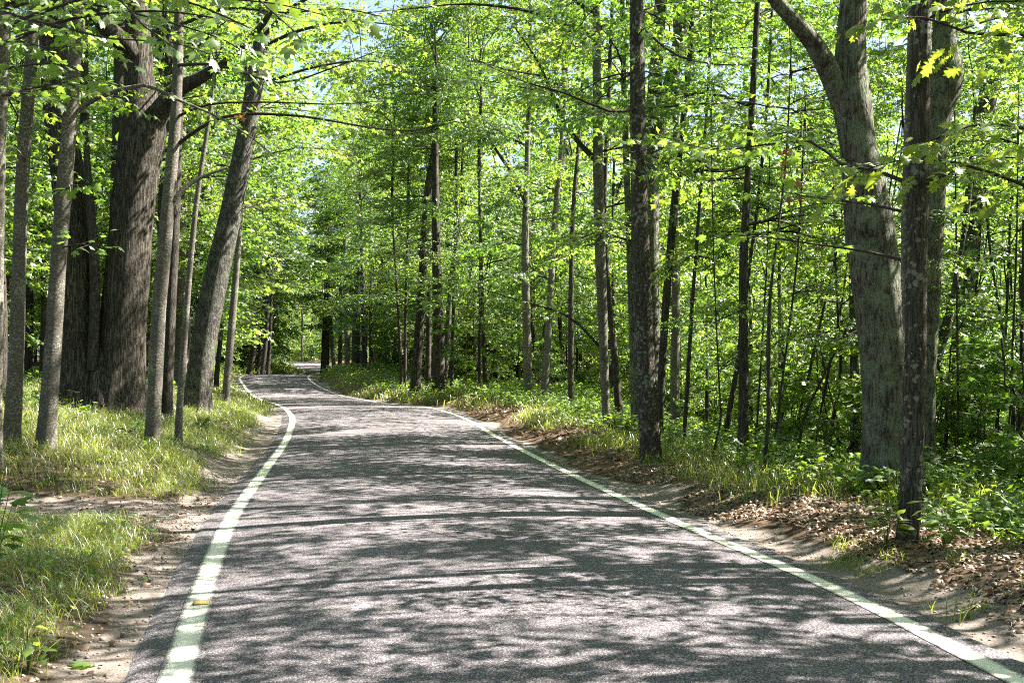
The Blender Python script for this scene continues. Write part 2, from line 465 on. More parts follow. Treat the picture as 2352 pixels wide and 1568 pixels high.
def _pchip(x, y):
    h = np.diff(x); dl = np.diff(y) / h
    m = np.zeros_like(y)
    m[1:-1] = (dl[:-1] * h[1:] + dl[1:] * h[:-1]) / (h[1:] + h[:-1])
    m[0], m[-1] = dl[0], dl[-1]
    def f(q):
        q = np.asarray(q, float)
        k = np.clip(np.searchsorted(x, q) - 1, 0, len(x) - 2)
        t = (q - x[k]) / h[k]
        t2, t3 = t * t, t ** 3
        return (2 * t3 - 3 * t2 + 1) * y[k] + (t3 - 2 * t2 + t) * h[k] * m[k] + (-2 * t3 + 3 * t2) * y[k + 1] + (t3 - t2) * h[k] * m[k + 1]
    return f
xl, xr, zr = (_pchip(RD[:, 0], RD[:, i]) for i in (1, 2, 3))

def ground_z(X, Y):
    X = np.asarray(X, float); Y = np.asarray(Y, float)
    zl = zr(Y); a = xl(Y) - X; b = X - xr(Y)
    # left bank: a gravel strip, then a grassy bank that is low near the camera
    hi = sstep(Y, 12.5, 17.5) * (1 - .55 * sstep(Y, 50, 75))
    drive = np.exp(-((Y - 12.6) / 1.3) ** 2)
    left_low = .10 * sstep(a, .5, 1.3) + .12 * sstep(a, 1.2, 4) + .02 * np.clip(a - 4, 0, 40)
    left_hi = .38 * sstep(a, .55, 1.7) + .33 * sstep(a, 1.5, 4.2) + .22 * sstep(a, 4, 9) + .015 * np.clip(a - 9, 0, 200)
    left = (left_low * (1 - .7 * drive * (1 - sstep(a, 3.5, 7))) * (1 - hi) + left_hi * hi) - .025
    # right: shoulder, litter berm, then the slope falling away
    far = sstep(Y, 28, 44)
    berm = .17 * sstep(b, .35, 1.25) + .07 * np.exp(-((b - 1.6) / .6) ** 2) * (.6 + vnoise(Y * .8, b * .6, 5))
    berm = berm + far * .28 * sstep(b, .8, 3.2)
    drop0 = 3.2 + 5.0 * far
    q = np.clip(b - drop0, 0, None)
    fall = np.minimum(.17 * q ** 1.22, 11 - 4 * far + .0 * q)
    right = berm - fall - .025
    bump = .035 * vnoise(X * 1.7, Y * 1.7, 2) + .10 * vnoise(X * .35, Y * .35, 9) * sstep(np.maximum(a, b), 1.5, 6)
    inside = (a < 0) & (b < 0)
    w = np.clip(np.maximum(a, b) / .5, 0, 1)
    z = zl + np.where(a > 0, left, np.where(b > 0, right, -.06)) + bump * w + np.where(inside, 0, .012 * vnoise(X * 6, Y * 6, 4))
    return z

def gz(x, y):
    return float(ground_z(np.array([x]), np.array([y]))[0])

ys = np.concatenate([np.arange(-80, -8, 2.5), np.arange(-8, 3, .5), np.arange(3, 32, .09), np.arange(32, 80, .3), np.arange(80, 200, 1.0), np.arange(200, 640, 12)])
sa = np.concatenate([np.array([300, 200, 130, 90, 65, 48, 36, 28, 22, 17.5, 14, 11.5, 9.5, 8.2]), np.arange(7.2, 2.4, -.16), np.arange(2.4, -.02, -.06)])
sb = sa[::-1]
mid = np.array([.15, .5, .85])
XL, XR = xl(ys)[:, None], xr(ys)[:, None]
GX = np.concatenate([XL - sa[None], XL + (XR - XL) * mid[None], XR + sb[None]], 1)
GY = np.repeat(ys[:, None], GX.shape[1], 1)
GZ = ground_z(GX, GY)
n0, n1 = GX.shape
idx = np.arange(n0 * n1).reshape(n0, n1)
Q = np.stack([idx[:-1, :-1], idx[:-1, 1:], idx[1:, 1:], idx[1:, :-1]], -1).reshape(-1, 4)
A = np.clip(XL - GX, 0, None); B = np.clip(GX - XR, 0, None)
wob = .55 * vnoise(GX * .9, GY * .55, 21) + .25 * vnoise(GX * 3, GY * 2, 22)
drive = np.exp(-((GY - 12.5 + .1 * A) / 1.15) ** 4) * (1 - sstep(A, 4.2, 7.5))
sand = np.where(GX < XL, np.maximum(1 - sstep(A + wob, .45 + .35 * sstep(GY, 13, 16), 1.0 + .5 * sstep(GY, 13, 16)), drive), 1 - sstep(B + wob, .25, .85 + .5 * (1 - sstep(GY, 7, 11))))
litter = np.where(GX > XR, sstep(B + wob, .4, 1.0) * (1 - .6 * sstep(B, 4, 8)), .25)
ground = link('ground', make_mesh('ground', np.stack([GX, GY, GZ], -1).reshape(-1, 3), [Q], [M['ground']], True, attrs={'sand': sand.ravel(), 'litter': litter.ravel()}), kind='structure')

# asphalt sheet with camber, worn edge running under the gravel
ry = np.concatenate([np.arange(-80, 0, 2), np.arange(0, 40, .2), np.arange(40, 110, .4), np.arange(110, 300, 2)])
slope = np.gradient((xl(ry) + xr(ry)) / 2, ry); sec = np.sqrt(1 + slope ** 2)
fr = np.array([-.09, -.05, 0, .06, .12, .18, .24, .3, .36, .43, .5, .57, .64, .7, .76, .82, .88, .94, 1, 1.05, 1.09])
W = (xr(ry) - xl(ry))[:, None]
rx = xl(ry)[:, None] + W * fr[None]
cam_h = .055 * (1 - (2 * np.clip(fr, 0, 1) - 1) ** 2)
edge = np.where((fr < -.06) | (fr > 1.06), -.06, 0) + np.where((fr < 0) | (fr > 1), -.004, 0)
def road_z(x, y):
    f = (x - xl(y)) / (xr(y) - xl(y))
    return zr(y) + .055 * (1 - (2 * np.clip(f, 0, 1) - 1) ** 2)
rz = zr(ry)[:, None] + (cam_h + edge)[None]
idx = np.arange(rx.size).reshape(rx.shape)
Q = np.stack([idx[:-1, :-1], idx[:-1, 1:], idx[1:, 1:], idx[1:, :-1]], -1).reshape(-1, 4)
track = np.repeat((np.exp(-((fr - .27) / .09) ** 2) + np.exp(-((fr - .73) / .09) ** 2))[None], len(ry), 0)
road = link('road', make_mesh('road', np.stack([rx, np.repeat(ry[:, None], len(fr), 1), rz], -1).reshape(-1, 3), [Q], [M['road']], True, attrs={'track': track.ravel()}), kind='structure')

def edge_line(side, w):
    f = np.linspace(-.5, .5, 7)
    base = xl(ry) if side < 0 else xr(ry)
    x = base[:, None] + f[None] * w * sec[:, None]
    yy = np.repeat(ry[:, None], 7, 1)
    z = road_z(x, yy) + .004
    idx = np.arange(x.size).reshape(x.shape)
    Q = np.stack([idx[:-1, :-1], idx[:-1, 1:], idx[1:, 1:], idx[1:, :-1]], -1).reshape(-1, 4)
    e = np.repeat((np.abs(f) * 2)[None] ** 3, len(ry), 0)
    return link('edge_line_marking', make_mesh('edge_line', np.stack([x, yy, z], -1).reshape(-1, 3), [Q], [M['paint']], True, attrs={'edge': e.ravel()}), kind='structure')
edge_line(-1, .185)
edge_line(1, .17)

# ------------------------------------------------------------------ leaves
def fan(outline, center):
    V = np.array([center] + outline, float)
    n = len(outline)
    T = [(0, i + 1, (i + 1) % n + 1) for i in range(n)]
    return V, np.array(T)

def droop(pts, k=.22, tip=.12):
    return [(x, y, -k * abs(x) * abs(x) * 1.6 - tip * y * y) for x, y in pts]
half = [(.10, -.06), (.34, .02), (.27, .14), (.56, .40), (.40, .42), (.46, .62), (.20, .54), (.17, .80)]
mp_out = [(0, 0)] + half + [(0, 1.02)] + [(-x, y) for x, y in half[::-1]]
MAPLE = fan(droop(mp_out), (0, .35, .03))
half = [(.06, .10), (.16, .20), (.09, .27), (.30, .40), (.13, .46), (.36, .66), (.15, .68), (.22, .86), (.07, .88)]
oak_out = [(0, 0)] + half + [(0, 1.02)] + [(-x, y) for x, y in half[::-1]]
OAK = fan(droop(oak_out, .3, .18), (0, .5, .04))
# mid-range lobed leaf (three pointed lobes) and far leaf
V3 = np.array([(0, 0, .02), (.30, .05, -.02), (.56, .46, -.12), (.2, .48, -.02), (0, 1, -.12), (-.2, .48, -.02), (-.56, .46, -.12), (-.30, .05, -.02), (0, .45, .05)])
LOBED = (V3, np.array([(8, 0, 2), (8, 2, 3), (8, 3, 4), (8, 4, 5), (8, 5, 6), (8, 6, 0)]))
V4 = np.array([(0, 0, 0), (.40, .42, -.1), (0, 1, -.06), (-.40, .42, -.1)])
SIMPLE = (V4, np.array([(0, 1, 2), (0, 2, 3)]))
OVAL = fan(droop([(0, 0), (.16, .14), (.26, .38), (.22, .65), (0, 1), (-.22, .65), (-.26, .38), (-.16, .14)], .3, .2), (0, .4, .03))

def leaf_frames(dirs, nrm):
    d = dirs / (np.linalg.norm(dirs, axis=1)[:, None] + 1e-9)
    s = np.cross(d, nrm); s /= np.linalg.norm(s, axis=1)[:, None] + 1e-9
    n = np.cross(s, d)
    return s, d, n

def leaf_cloud(P, D, Nn, S, shape):
    LV, LT = shape
    s, d, n = leaf_frames(D, Nn)
    S = S[:, None, None]
    V = P[:, None] + S * (LV[None, :, 0:1] * s[:, None] + LV[None, :, 1:2] * d[:, None] + LV[None, :, 2:3] * n[:, None])
    k = len(LV)
    T = (np.arange(len(P)) * k)[:, None, None] + LT[None]
    return V.reshape(-1, 3), T.reshape(-1, 3)

class Crown:
    """collects twigs and leaf frames"""
    def __init__(self, seed):
        self.r = np.random.default_rng(seed)
        self.wood = Geo(); self.P = []; self.D = []; self.N = []; self.S = []
    def leaves_on(self, A, Bp, n, size, updown=.35, tilt=.45):
        r = self.r
        ax = Bp - A; L = np.linalg.norm(ax) + 1e-9; ax = ax / L
        t = np.linspace(.18, 1.0, n) + r.uniform(-.05, .05, n)
        up = np.array((0, 0, 1.0))
        side = np.cross(ax, up); side /= np.linalg.norm(side) + 1e-9
        sg = np.where(np.arange(n) % 2 == 0, 1, -1) * r.uniform(.35, 1.1, n)
        sg[-1] = r.uniform(-.2, .2)
        d = ax[None] * .75 + side[None] * sg[:, None] + np.stack([r.normal(0, .2, n), r.normal(0, .2, n), r.normal(-updown, .3, n)], 1)
        nn = up[None] + r.normal(0, tilt, (n, 3))
        dn = d / np.linalg.norm(d, axis=1)[:, None]
        sz = size * r.uniform(.6, 1.15, n)
        p = A + ax[None] * (t * L)[:, None] + dn * (sz * .35)[:, None]
        self.P.append(p); self.D.append(d); self.N.append(nn); self.S.append(sz)
    def branch(self, p0, az, pitch, L, r0, ntwig, nleaf, lsize, sag=.5, twl=.38, sides=4, tsides=3, bare=.2, twist=.35):
        r = self.r
        n = 7
        pts = [np.array(p0, float)]; a, p = az, pitch
        for i in range(n - 1):
            a += r.normal(0, .13); p += -sag / (n - 1) * r.uniform(.5, 1.5) + r.normal(0, .07)
            pts.append(pts[-1] + L / (n - 1) * np.array((math.cos(a) * math.cos(p), math.sin(a) * math.cos(p), math.sin(p))))
        pts = np.array(pts)
        V, Qd = tube(pts, np.linspace(r0, max(.004, r0 * .18), n), sides)
        self.wood.add(V, Q=Qd)
        self.twigs(pts, ntwig, nleaf, lsize, L * twl, bare, tsides, r0, twist)
        return pts
    def twigs(self, pts, ntwig, nleaf, lsize, tl, bare=.2, tsides=3, r0=.02, twist=.35):
        r = self.r
        n = len(pts)
        for k in range(ntwig):
            t = bare + (1 - bare) * (k + r.uniform(.2, .8)) / ntwig
            f = t * (n - 1); i = min(int(f), n - 2); w = f - i
            q = pts[i] * (1 - w) + pts[i + 1] * w
            ax = pts[i + 1] - pts[i]; ax = ax / (np.linalg.norm(ax) + 1e-9)
            side = np.cross(ax, (0, 0, 1.0)); side /= np.linalg.norm(side) + 1e-9
            sgn = 1 if k % 2 == 0 else -1
            an = r.uniform(.6, 1.15)
            d = ax * math.cos(an) + side * sgn * math.sin(an) + np.array((0, 0, r.normal(.05, twist)))
            d /= np.linalg.norm(d)
            l = tl * (1.05 - .6 * t) * r.uniform(.7, 1.25) + .12
            e = q + d * l + np.array((0, 0, -l * l * .10))
            m = (q + e) / 2 + r.normal(0, .05 * l, 3)
            tr = max(.003, r0 * .28 * (1.1 - t))
            V, Qd = tube(np.array([q, m, e]), [tr, tr * .7, tr * .3], tsides)
            self.wood.add(V, Q=Qd)
            nl = max(3, int(nleaf * l / (tl + .12) * r.uniform(.8, 1.2)))
            self.leaves_on(q + (e - q) * .12, e, nl, lsize)
        self.leaves_on(pts[-2], pts[-1], max(4, nleaf // 2), lsize)
    def frames(self):
        return np.concatenate(self.P), np.concatenate(self.D), np.concatenate(self.N), np.concatenate(self.S)
    def meshes(self, name, leafmat, shape, woodmat=None):
        P, D, Nn, S = self.frames()
        V, T = leaf_cloud(P, D, Nn, S, shape)
        return self.wood.mesh(name + '_branchwork', woodmat or M['twig'], True), make_mesh(name + '_leaves', V, [T], [leafmat])

def make_crown(seed, z0, z1, rmax, nprim, ntwig, nleaf, lsize, shape, mat, lead_r, pitch0=.5, name='crown', low=.5, twl=.38, peak=.4, fork=.42, nlimb=4, below=.3):
    """broad crown standing on the origin: the stem forks at fork*z1 into ascending limbs that carry the branches"""
    c = Crown(seed); r = c.r
    zf = max(z0 + .2, fork * z1)
    n = 8
    zz = np.linspace(0, zf, n)
    stem = np.stack([np.cumsum(r.normal(0, .05, n)) * (zz / zf), np.cumsum(r.normal(0, .05, n)) * (zz / zf), zz], 1)
    V, Qd = tube(stem, np.linspace(lead_r, lead_r * .6, n), 6); c.wood.add(V, Q=Qd)
    limbs = []
    a0 = r.uniform(0, 6.28)
    for k in range(nlimb):
        a = a0 + 6.28 * k / nlimb + r.normal(0, .4)
        top = z1 * r.uniform(.78, 1.0); out = rmax * r.uniform(.25, .6)
        t = np.linspace(0, 1, 7)[:, None]
        st = stem[-1 - (k % 3)]
        P = st + np.array((math.cos(a), math.sin(a), 0)) * out * t ** .8 + np.array((0, 0, 1.0)) * (top - st[2]) * t ** 1.15
        P[1:] += r.normal(0, .10 * rmax / 3, (6, 3))
        V, Qd = tube(P, np.linspace(lead_r * .5, .012, 7), 5); c.wood.add(V, Q=Qd)
        limbs.append((P, a))
    az = r.uniform(0, 6.28)
    nb = int(nprim * below)
    for k in range(nprim):
        if k < nb:
            u = (k + r.uniform(0, 1)) / max(1, nb); z = z0 + (zf - z0) * u
            f = min(z / zf, .999) * (n - 1); i = int(f); p0 = stem[i] * (1 - f + i) + stem[i + 1] * (f - i)
            az += 2.4 + r.normal(0, .35); a = az; prof = low + (1 - low) * u; ht = z / z1
        else:
            P, la = limbs[k % nlimb]
            t = r.uniform(.1, .97) ** .8; f = t * 6; i = min(int(f), 5); p0 = P[i] * (1 - f + i) + P[i + 1] * (f - i)
            a = la + r.uniform(-1.5, 1.5); prof = (1 - .55 * t) * .8; ht = p0[2] / z1
        L = rmax * prof * r.uniform(.7, 1.12)
        c.branch(p0, a, pitch0 * (.3 + ht) + r.normal(0, .15), L, max(.008, lead_r * .26 * (1.15 - ht)), max(4, int(ntwig * (.5 + .5 * prof))), nleaf, lsize, twl=twl, sag=.6)
    return c

TPL = {}
def template(kind, variants):
    TPL[kind] = variants
def build_templates():
    mats = [M[k] for k in ('leaf_a', 'leaf_c', 'leaf_a', 'leaf_b', 'leaf_c')]
    v = []
    for s in range(4):      # young maples close by, lobed leaves
        c = make_crown(100 + s, 1.0 + .3 * s, 5.6 + .7 * s, 2.1 + .15 * s, 24, 13, 13, .125, LOBED, None, .032, .3, fork=.6, nlimb=2, below=.6)
        v.append(c.meshes('sapling', mats[s], LOBED))
    template('sapling', v)
    v = []
    for s in range(5):      # understory trees
        c = make_crown(200 + s, 2.0 + .4 * s, 9 + .8 * s, 3.6, 34, 16, 15, .15, LOBED, None, .06, .35, fork=.5, nlimb=3, below=.45)
        v.append(c.meshes('understory', mats[s], LOBED))
    template('understory', v)
    v = []
    for s in range(5):      # canopy crowns, origin at the crown base
        c = make_crown(300 + s, .3, 8.5 + s, 4.6, 40, 13, 20, .145, SIMPLE, None, .07, .6, low=.8, twl=.27, fork=.2, nlimb=5, below=.12)
        v.append(c.meshes('canopy', mats[s], SIMPLE))
    template('canopy', v)
    v = []
    for s in range(5):      # full trees foliated nearly to the ground, for the distance
        c = make_crown(400 + s, 1.6 + .5 * s, 15 + s, 5.2, 60, 21, 20, .18, SIMPLE, None, .13, .4, low=.6, twl=.34, fork=.4, nlimb=5, below=.4)
        v.append(c.meshes('edge', mats[s], SIMPLE))
    template('edge', v)
    v = []
    for s in range(3):      # waist-high to man-high bushes
        c = make_crown(600 + s, .15, 2.4 + .5 * s, 1.5, 22, 13, 14, .13, SIMPLE, None, .025, .5, low=.8, fork=.15, nlimb=5, below=.3)
        v.append(c.meshes('bush', mats[s], SIMPLE))
    template('bush', v)
    v = []
    for s in range(6):      # single leafy boughs growing along +X, layered flat
        c = Crown(500 + s)
        c.branch((0, 0, 0), 0.0, .35, 3.0 + .25 * s, .028, 22, 15, .14, sag=.55, twl=.36, bare=.22, twist=.22)
        c.branch((.25, 0, .05), c.r.uniform(-.7, -.3), .5, 2.2, .018, 15, 14, .14, sag=.5, twl=.36, twist=.25)
        c.branch((.25, 0, .08), c.r.uniform(.3, .7), .15, 2.2, .018, 15, 14, .14, sag=.4, twl=.36, twist=.25)
        v.append(c.meshes('bough', M[['leaf_a', 'leaf_b', 'leaf_c'][s % 3]], LOBED))
    template('bough', v)
build_templates()

def put_bough(root, k, loc, az, sc):
    w, l = TPL['bough'][k % 6]
    for nm, me in (('branch', w), ('foliage', l)):
        o = link(nm, me, root)
        o.location = loc; o.rotation_euler = (0, 0, az); o.scale = (sc,) * 3

def put_crown(root, kind, k, loc=(0, 0, 0), rotz=0., sc=1.):
    w, l = TPL[kind][k % len(TPL[kind])]
    for nm, me in (('branchwork', w), ('crown', l)):
        o = link(nm, me, root)
        o.location = loc; o.rotation_euler = (0, 0, rotz); o.scale = (sc,) * 3

# ------------------------------------------------------------------ hero trees from the photograph
def trunk_mesh(P, rad, mat, segs=14, lump=.07, seed=0, flare=.45, fh=.35, step=.12, lobes=5):
    """P local points from the base upwards"""
    C = np.column_stack([P, rad])
    C = resample(C, step)
    P, rad = C[:, :3], C[:, 3]
    h = P[:, 2] - P[0, 2]
    rad = rad * (1 + flare * np.exp(-np.clip(h, 0, None) / fh))
    ph = seed * 1.7
    amp = .16 * np.exp(-np.clip(h, 0, None) / (fh * 1.6))
    def fl(a):
        return 1 + amp[:, None] * np.sin(a[None] * lobes + ph)
    V, Q = tube(P, rad, segs, lump, seed, fl if flare > 0 else None)
    return make_mesh('trunk', V, [Q], [mat], True)

HERO = []
def hero(name, label, pts, d, mat, crown=None, kidx=0, csc=1.0, height=11.0, group=None, segs=12, lump=.06, flare=.35, limbs=(), dip=.25, d_top=None, cat='tree', fh=.35, boughs=None, blo=4.2, bsc=1.0, back=0):
    """pts: (px, py, width px) from base to the last point seen; the trunk goes on to `height` above its base"""
    pts = list(pts)
    n = len(pts)
    W = []
    rad = []
    for i, (px, py, w) in enumerate(pts):
        dd = d if d_top is None else d + (d_top - d) * i / (n - 1)
        W.append(at(px, py, dd)); rad.append(w * dd / F / 2)
    W = np.array(W); rad = np.array(rad)
    base = W[0].copy()
    g = gz(base[0], base[1])
    top = W[-1]
    if top[2] < g + height:
        dirv = W[-1] - W[-2]; dirv /= np.linalg.norm(dirv)
        dv = dirv * .6 + np.array((0, 0, .6)); dv /= np.linalg.norm(dv)
        rem = (g + height - top[2]) / dv[2]
        W = np.vstack([W, top + dirv * rem * .45, top + (dirv * .4 + dv * .6) * rem]); rad = np.append(rad, [rad[-1] * .85, rad[-1] * .62])
    # carry the foot down into the ground
    W = np.vstack([[base[0], base[1], min(g, base[2]) - dip], W]); rad = np.append(rad[0] * 1.05, rad)
    root_loc = np.array((base[0], base[1], g))
    root = thing(name, label, cat, root_loc, group)
    loc = W - root_loc
    seed = len(HERO) + 1
    link('trunk', trunk_mesh(loc, rad, mat, segs, lump, seed, flare, fh), root)
    for lp, ld, lm in limbs:
        LW = np.array([at(px, py, d + ld[i] if not np.isscalar(ld) else d + ld) for i, (px, py, w) in enumerate(lp)]) - root_loc
        lr = np.array([w * d / F / 2 for _, _, w in lp])
        link('limb', trunk_mesh(LW, lr, lm or mat, 10, .08, seed + 50, 0), root)
    if crown:
        e = loc[-1]
        put_crown(root, crown, kidx, (e[0], e[1], e[2] - .5), seed * 1.3, csc)
    nb = boughs if boughs is not None else (5 if d > 16 else 3)
    br = np.random.default_rng(seed * 31)
    for k in range(nb + back):
        z = br.uniform(blo, max(blo + 1, loc[-1][2] - .3))
        i = int(np.clip(np.searchsorted(loc[:, 2], z), 1, len(loc) - 1))
        t = (z - loc[i - 1, 2]) / (loc[i, 2] - loc[i - 1, 2] + 1e-6)
        p = loc[i - 1] * (1 - t) + loc[i] * t
        put_bough(root, int(br.integers(6)), p, br.uniform(0, 6.28) if k < nb else br.uniform(-.5, 2.2), br.uniform(.75, 1.2) * (1.0 if d > 12 else .7) * bsc)
    HERO.append((root, root_loc, base, loc))
    return root

B_ = M
G_BIG = None
# --- left bank
hero('maple_tree', 'slim grey trunk cut by the left edge of the photo, leaning outwards', [(-14, 960, 34), (-8, 600, 32), (-2, 340, 29), (8, 120, 28), (14, 0, 26)], 14.5, M['bark_smooth'], 'canopy', 0, .9, 8)
hero('maple_tree', 'smooth grey trunk at the far left with a leaf spray across its upper part', [(27, 1005, 37), (38, 800, 34), (43, 640, 31), (52, 400, 30), (68, 180, 28), (82, 0, 26)], 16, M['bark_smooth'], 'canopy', 1, .8, 9)
hero('maple_tree', 'smooth grey trunk standing in front of the twin oak left stem', [(108, 1005, 40), (122, 800, 38), (134, 600, 36), (150, 400, 35), (168, 180, 32), (184, 0, 29)], 16, M['bark_smooth'], 'canopy', 2, .85, 9.5, boughs=2, blo=5)
big = hero('oak_tree', 'huge furrowed twin-stemmed oak on the grassy bank, thickest trunk left of the road', [(276, 930, 112), (280, 830, 106), (287, 700, 101), (300, 540, 97), (315, 400, 98), (328, 300, 104), (322, 210, 74), (318, 120, 62), (312, 0, 52)], 23.5, M['bark_big'], 'canopy', 0, 1.3, 15, segs=40, lump=.09, flare=.22, fh=.6, boughs=2, blo=6.5,
     limbs=[([(192, 935, 110), (184, 800, 96), (178, 680, 90), (174, 560, 84), (158, 420, 78), (140, 300, 72), (128, 180, 66), (120, 0, 58)], -.1, None),
            ([(240, 930, 90), (236, 860, 60), (232, 800, 30)], -.25, None),
            ([(212, 850, 24), (218, 700, 24), (214, 560, 22), (204, 430, 18), (196, 300, 12)], -.45, M['bark_dark']),
            ([(334, 320, 60), (372, 250, 46), (412, 205, 36), (462, 178, 28), (530, 130, 20), (600, 60, 14), (650, -20, 9)], (-.05, -.2, -.5, -.8, -1.1, -1.4, -1.6), None),
            ([(316, 150, 44), (290, 105, 46), (250, 70, 44), (222, 20, 40), (200, -60, 34)], (0, -.3, -.6, -.8, -1), None)])
hero('maple_tree', 'dark straight trunk half hidden behind the twin oak right stem', [(262, 880, 38), (268, 600, 36), (274, 300, 34), (280, 60, 30)], 31, M['bark_dark'], 'canopy', 3, 1.0, 13)
hero('maple_tree', 'smooth pale grey trunk just right of the twin oak with an upturned low branch', [(350, 1000, 33), (358, 850, 34), (366, 700, 33), (378, 560, 32), (392, 400, 29), (404, 260, 25), (410, 60, 22)], 18, M['bark_smooth'], 'canopy', 4, .8, 9.5, boughs=1, blo=6.5,
     limbs=[([(382, 500, 14), (408, 450, 13), (440, 420, 10), (480, 400, 8), (520, 385, 6)], (0, 0, .1, .2, .3), None)])
hero('maple_tree', 'dark trunk close behind the smooth grey trunk right of the twin oak', [(383, 905, 27), (392, 700, 26), (402, 480, 25), (408, 320, 22), (414, 100, 18)], 24, M['bark_dark'], 'canopy', 1, .85, 11, boughs=2, blo=6)
hero('young_maple', 'thin pale stem between the dark trunk and the leaning lichened oak', [(411, 962, 16), (420, 830, 15), (434, 640, 14), (452, 460, 12), (476, 300, 10)], 19, M['bark_smooth'], 'sapling', 0, .5, 6.5, cat='tree', boughs=0)
hero('oak_tree', 'stout oak leaning right over the grass, bark crusted with grey lichen', [(452, 922, 62), (466, 800, 58), (484, 700, 57), (505, 600, 54), (532, 480, 50), (556, 360, 46), (578, 240, 41), (598, 110, 36), (612, 0, 30)], 27, M['bark_lean'], 'canopy', 2, 1.1, 13, segs=26, lump=.07, boughs=1, blo=7)
hero('young_maple', 'pale sunlit stem right behind the leaning oak near the road edge', [(520, 900, 17), (528, 800, 18), (538, 680, 16), (548, 560, 13), (556, 420, 10)], 31, M['bark_smooth'], 'understory', 1, .6, 9, cat='tree')
thinL = [(6, 880, 20, 2, 560, 26), (94, 905, 14, 100, 560, 34), (62, 870, 22, 64, 560, 40), (352, 900, 18, 366, 600, 34), (232, 880, 14, 240, 500, 44), (12, 700, 14, 30, 480, 36), (498, 860, 12, 512, 660, 48), (330, 880, 16, 338, 560, 52)]
for i, (bx, by, w, tx, ty, d) in enumerate(thinL):
    hero('young_maple', 'thin dark trunk deep in the shady wood behind the twin oak', [(bx, by, w), ((bx + tx) / 2 + 3, (by + ty) / 2, w * .9), (tx, ty, w * .8)], d, M['bark_dark'], 'canopy' if i % 2 else 'understory', i, .8, 9, group='thin trunks in the wood behind the twin oak')
# --- far left of the road and road end
for i, (bx, by, w, tx, d) in enumerate([(574, 852, 13, 592, 86), (592, 850, 10, 604, 90), (603, 850, 11, 614, 84), (616, 846, 9, 622, 88), (562, 856, 9, 566, 92), (694, 834, 5, 694, 178)]):
    if i == 5:
        hero('forest_tree', 'thin pale trunk at the bright far end of the road', [(bx, by, w), (tx, 760, w)], d, M['bark_smooth'], 'edge', 1, .8, 14)
    else:
        hero('forest_tree', 'dark trunk in the clump on the left where the road crests', [(bx, by, w), ((bx + tx) / 2, 800, w), (tx, 720, w * .9), (tx + 4, 560, w * .8)], d, M['bark_dark'], 'canopy', i, 1.0, 9, group='dark trunks left of the road crest')
